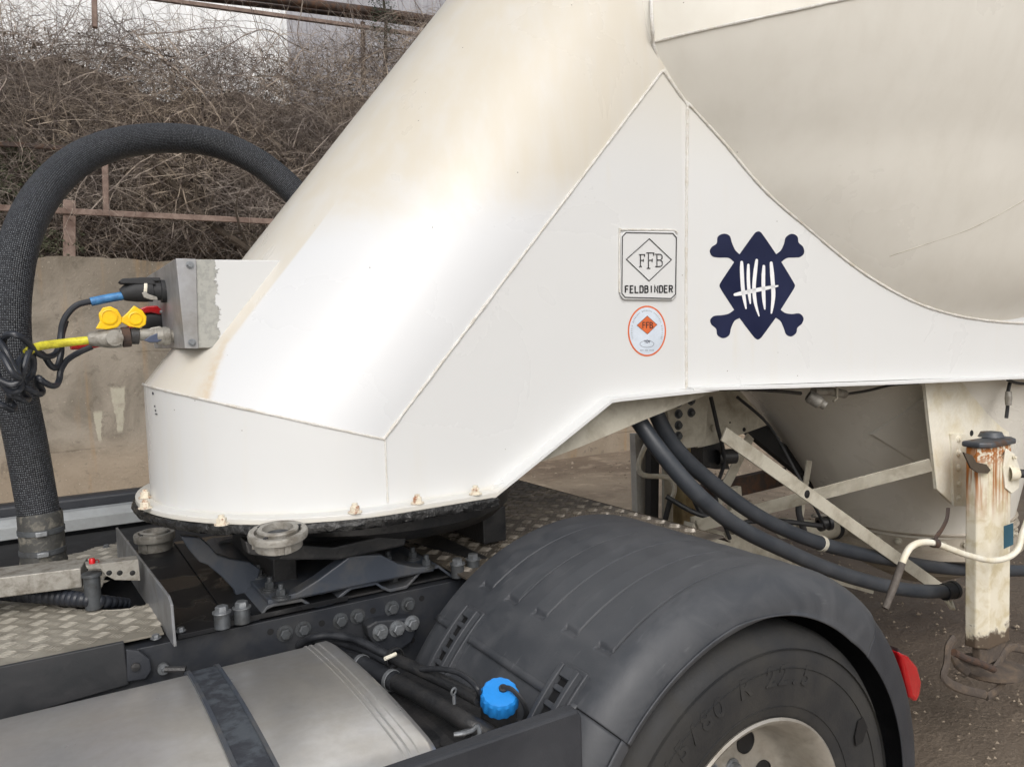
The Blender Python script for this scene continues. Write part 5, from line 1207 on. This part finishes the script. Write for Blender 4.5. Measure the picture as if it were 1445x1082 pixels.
def pipe5(pts, r, name, m, z=None, par=K, k=6, seg=12): return MB().tube(spline([PZ(*Z5(x, y), zz) for x, y, zz in pts], k), r, seg).build(name, m, par)
M_pipe = mat('black_corrugated_pipe', rgb((38, 40, 44)), .45, col2=rgb((58, 60, 64)), nsc=18, bump=.2)
pipe5(((60, 350, .95), (120, 315, .99), (200, 302, 1.0), (290, 312, 1.0), (350, 332, 1.0), (420, 368, .99), (480, 398, .98)), .0105, 'coolant_hose', M_pipe)
pipe5(((100, 345, .93), (160, 330, .96), (240, 332, .97), (310, 350, .97), (400, 385, .97), (470, 425, .96)), .012, 'coolant_hose', M_pipe)
pipe5(((180, 395, .9), (250, 388, .93), (310, 400, .94), (350, 425, .94)), .011, 'coolant_hose', M_pipe)
pipe5(((470, 395, .985), (600, 455, .985), (740, 520, .985), (870, 590, .985)), .0150, 'coolant_pipe', M_black)
pipe5(((330, 425, .95), (420, 470, .95), (500, 510, .95)), .0235, 'coolant_sleeve', M_pipe)
for a_, z_ in (((345, 432), .95), ((478, 500), .95), ((492, 402), .985)):
    p0_ = PZ(*Z5(*a_), z_); MB().lathe([(.0245, -.006), (.027, -.005), (.027, .005), (.0245, .006)], p0_, PZ(*Z5(a_[0]+60, a_[1]+28), z_)-p0_, 20).build('hose_clamp', M_steel if z_ < .97 else M_black, K)
pipe5(((480, 500, .95), (600, 560, .95), (720, 630, .95), (820, 690, .95), (900, 735, .93), (960, 775, .90)), .021, 'urea_pipe', M_black)
pipe5(((610, 452, 1.0), (680, 450, 1.02), (760, 462, 1.03), (820, 495, 1.03), (862, 540, 1.02), (870, 580, .99)), .0065, 'thin_line', M_pipe)
pipe5(((300, 470, .84), (420, 560, .84), (540, 660, .84), (680, 800, .84), (760, 900, .84)), .040, 'air_duct', M_chassis, seg=10)
MB().box(tuple(PZ(*Z5(640, 720), .86)), (.16, .30, .09)).build('pump_body', M_black, K, smooth=0, bevel=.02)
p = PZ(*Z5(757, 605), .99); MB().tube([p, p+Vector((0, 0, .02))], .004, 8).build('eye_bolt', M_steel, K); MB().lathe([(.006, -.002), (.010, 0), (.006, .002)], p+Vector((0, 0, .028)), (.3, -1, 0), 14).build('eye_ring', M_steel, K)
lv = MB(); lv.tube(spline([PZ(*Z5(x, y), 1.02) for x, y in ((755, 742), (800, 736), (838, 722), (856, 705), (868, 722), (866, 748), (835, 762))], 5), .0045, 8); lv.build('wire_clip', M_steel, K)
MB().prism([PZ(*Z5(x, y), 1.015) for x, y in ((755, 730), (825, 712), (838, 722), (800, 745), (757, 745))], (0, 0, -.004)).build('clip_tongue', M_steeld, K, smooth=0)
MB().tube([PZ(*Z5(450, 405), 1.02), PZ(*Z5(497, 384), 1.02)], .005, 8).build('cable_tie', M_ivory, K)
MB().box((.42, 1.9, .62), (.5, .3, .3)).build('valve_carrier', M_pit, K, smooth=0, bevel=.02)
# ================================================================== HOSES AND CABLES
def path(pts, k=10): return spline([PY(x, y, Y) for x, y, Y in pts], k)
hp_ = path([(62, 792, 2.66), (57, 740, 2.66), (47, 680, 2.66), (36, 620, 2.65), (22, 550, 2.64), (14, 480, 2.64), (15, 410, 2.68), (30, 335, 2.76), (62, 272, 2.9), (110, 226, 3.05), (170, 202, 3.15), (240, 195, 3.25), (305, 203, 3.3), (360, 227, 3.3), (400, 257, 3.28), (430, 288, 3.26), (458, 325, 3.22), (490, 375, 3.15)], 10)
bh = thing('braided_hose', 'thick black braided hose arching from the truck deck over behind the white neck', 'hose', tuple(hp_[0]))
MB().tube(hp_, .0545, 36).build('hose', M_braid, bh)
b0 = hp_[0]; axh = (hp_[3]-hp_[0]).normalized()
MB().lathe([(0, -.03), (.062, -.03), (.062, .0), (.059, .02), (.059, .14), (.0555, .15)], b0, axh, 32).build('end_sleeve', mat('taped_rubber_sleeve', rgb((62, 62, 60)), .6, col2=rgb((120, 116, 106)), nsc=30, lo=.5, hi=.68, bump=.5), bh)
for h in (.035, .095): MB().lathe([(.0595, -.008), (.0615, -.007), (.0615, .007), (.0595, .008)], b0+axh*h, axh, 32).build('hose_clamp', M_steeld, bh)
MB().lathe([(.0595, -.02), (.074, -.018), (.074, -.03), (0, -.032)], b0, axh, 32).build('base_ring', M_cast, bh)
for k in range(2): MB().box(b0+axh*(.035+.06*k)+Vector((.0, -.066, 0)), (.03, .012, .014)).build('clamp_screw', M_steel, bh, bevel=.002)
# corrugated conduit on the deck
mb = MB(); P = spline([PZ(-40, 832, 1.10), PZ(20, 837, 1.10), PZ(80, 842, 1.10), PZ(130, 847, 1.095), PZ(180, 851, 1.05)], 40); n = len(P)
R_ = [.0215*(1-.35*max(0, (i/n-.55)/.45))*(1.0+(.07 if i % 6 < 4 else -.09)) for i in range(n)]
cd = thing('ribbed_conduit', 'ribbed black cable conduit lying across the tan tread plate', 'conduit', tuple(P[0])); mb.tube(P, R_, 20); mb.build('conduit', M_cable, cd, smooth=60)
# electrical cable with blue tape and its plug
zc_ = PY(230, 411, 2.56).z
ec = thing('electric_cable', 'black coiled electric cable with blue tape behind its plug', 'cable', tuple(PY(200, 411, 2.56)))
MB().tube([PY(215, 409, 2.56), PY(205, 410, 2.56), PY(190, 411, 2.56), PY(178, 414, 2.56), PY(172, 416, 2.56)], [.031, .034, .032, .024, .018], 20).build('plug', M_rubber, ec)
pg = MB().prism([PY(x, y, 2.53) for x, y in ((168, 397), (172, 393), (208, 391), (218, 397), (220, 402), (200, 401), (172, 400))], (0, .055, 0)).build('plug_cover', M_rubber, ec, smooth=0, bevel=.003)
MB().prism([PY(x, y, 2.522) for x, y in ((200, 413), (205, 411), (210, 415), (222, 419), (223, 424), (212, 423), (203, 420))], (0, .006, 0)).build('plug_latch', M_cast, ec, smooth=0, bevel=.002)
MB().tube(path([(176, 417, 2.56), (158, 420, 2.56), (128, 426, 2.56)], 4), .0125, 14).build('blue_tape', M_bluet, ec)
MB().tube(path([(130, 425, 2.56), (110, 430, 2.56), (97, 441, 2.56), (89, 455, 2.56), (86, 472, 2.56), (84, 488, 2.55), (77, 500, 2.53), (64, 503, 2.5), (50, 496, 2.46), (38, 482, 2.42), (22, 472, 2.40), (8, 474, 2.42), (5, 488, 2.46), (12, 506, 2.48), (22, 524, 2.46), (30, 540, 2.42), (24, 552, 2.40), (8, 548, 2.42), (-8, 520, 2.46), (-14, 500, 2.46), (-5, 480, 2.44), (8, 495, 2.40), (20, 520, 2.39), (28, 536, 2.38), (14, 542, 2.38), (-12, 530, 2.4)], 8), .0085, 10).build('cable', M_cable, ec)
# yellow air line
yl = thing('yellow_air_line', 'coiled air line with yellow sleeve plugged into grey coupling with yellow flaps', 'air line', tuple(PY(150, 476, 2.5)))
MB().tube(path([(126, 480, 2.5), (105, 482, 2.5), (80, 485, 2.49), (58, 488, 2.47), (44, 493, 2.45), (38, 498, 2.44)], 6), .0115, 14).build('yellow_sleeve', M_yellowt, yl)
yc = [(42, 494, 2.44), (38, 505, 2.43), (34, 520, 2.42), (31, 532, 2.43), (38, 536, 2.46), (46, 525, 2.48), (47, 508, 2.48), (42, 498, 2.47)]
yc += [(30, 505, 2.44), (24, 520, 2.40), (26, 532, 2.37), (16, 524, 2.36), (6, 506, 2.38), (0, 500, 2.4), (-12, 505, 2.42)]
MB().tube(path(yc, 8), .0085, 10).build('air_hose', M_cable, yl)
z0 = PY(185, 474, 2.5).z
def cylx(px0, px1, py, r, name, m, par, y=2.5, seg=24, py1=None): return MB().tube([PY(px0, py, y), PY(px1, py1 or py, y)], r, seg).build(name, m, par, bevel=.0015)
cb_ = MB().tube([PY(124, 479, 2.5), PY(130, 478, 2.5), PY(138, 478, 2.5), PY(150, 478, 2.5), PY(160, 477, 2.5), PY(172, 477, 2.5)], [.017, .022, .022, .026, .0285, .026], 24).build('coupling_body', M_cast, yl)
MB().lathe([(0, -.026), (.022, -.026), (.022, -.014), (.018, -.012), (0, -.012)], PY(161, 477, 2.47), (0, 1, 0), 24).build('coupling_boss', M_cast, cb_)
for k in range(5): a = k*.45-.9; MB().box(PY(161, 477, 2.455)+Vector((.020*cos(a), 0.004, .020*sin(a))), (.010, .004, .0035), Matrix.Rotation(-a, 3, 'Y')).build('vent_slot', M_pit, cb_)
cylx(172, 184, 476, .029, 'dark_collar', M_rustd, yl, py1=475)
cylx(184, 196, 474, .024, 'collar_ring', M_black, yl)
cylx(196, 238, 472, .018, 'valve_body', M_cast, yl, py1=473)
MB().prism([PY(x, y, 2.478) for x, y in ((203, 480), (212, 474), (224, 469), (232, 473), (231, 479), (222, 483), (210, 483))], (0, .005, 0)).build('valve_handle', mat('blue_grey_handle', rgb((74, 84, 108)), .45), yl, smooth=0, bevel=.002)
MB().prism([PY(x, y, 2.49) for x, y in ((207, 466), (214, 462), (226, 460), (232, 465), (230, 470), (208, 471))], (0, .02, 0)).build('valve_cover', M_cast, yl, smooth=0, bevel=.003)
def heart(pp, name): return MB().prism([PY(x, y, 2.482) for x, y in pp], (0, .010, 0)).build(name, M_yellow, yl, smooth=0, bevel=.003)
fl = heart(((135, 464), (141, 453), (139, 443), (145, 434), (156, 432), (166, 437), (172, 447), (173, 454), (166, 462), (152, 465)), 'yellow_flap')
MB().lathe([(.020, 0), (.022, .003), (.018, .004), (.018, .0015), (0, .0015)], PY(154, 447, 2.482), (0, -1, 0), 28).build('flap_ring', M_yellow, fl)
f2_ = heart(((172, 455), (172, 448), (180, 441), (189, 431), (201, 438), (207, 447), (206, 458), (197, 463), (183, 461)), 'yellow_flap')
MB().lathe([(.017, 0), (.019, .003), (.015, .004), (.015, .0015), (0, .0015)], PY(191, 449, 2.482), (0, -1, 0), 28).build('flap_ring', M_yellow, f2_)
# second plug with red flap, its own coiled line
rl = thing('red_air_line', 'coiled line with red flap and black plug behind the yellow flaps', 'air line', tuple(PY(215, 455, 2.7)))
MB().tube([PY(238, 453, 2.72), PY(225, 452, 2.72), (PY(210, 452, 2.72)), PY(198, 458, 2.72)], [.024, .030, .030, .022], 18).build('plug', M_rubber, rl)
MB().prism([PY(x, y, 2.69) for x, y in ((196, 436), (206, 432), (222, 431), (229, 438), (228, 444), (214, 441), (203, 442))], (0, .03, 0)).build('red_flap', M_red, rl, smooth=0, bevel=.004)
MB().tube(path([(196, 458, 2.72), (170, 470, 2.72), (140, 485, 2.70), (100, 489, 2.68)], 6), .010, 10).build('red_sleeve', M_red, rl)
MB().tube(path([(130, 489, 2.60), (112, 497, 2.6), (95, 508, 2.58), (86, 522, 2.56), (84, 534, 2.55), (80, 543, 2.53), (72, 544, 2.5), (62, 539, 2.47), (54, 533, 2.47), (54, 541, 2.5), (60, 551, 2.53), (56, 556, 2.5), (44, 551, 2.46), (33, 545, 2.46), (33, 553, 2.5), (40, 562, 2.52), (34, 565, 2.48), (22, 560, 2.45), (13, 556, 2.45), (13, 564, 2.5), (20, 574, 2.5), (16, 578, 2.47), (4, 572, 2.45), (-10, 566, 2.45)], 8), .0085, 10).build('air_hose', M_cable, rl)
MB().tube(path([(93, 452, 2.60), (87, 475, 2.60), (86, 500, 2.58), (80, 518, 2.56), (72, 516, 2.54), (62, 502, 2.52), (52, 497, 2.50), (40, 500, 2.5), (30, 490, 2.5)], 8), .0085, 10).build('air_hose', M_cable, rl)
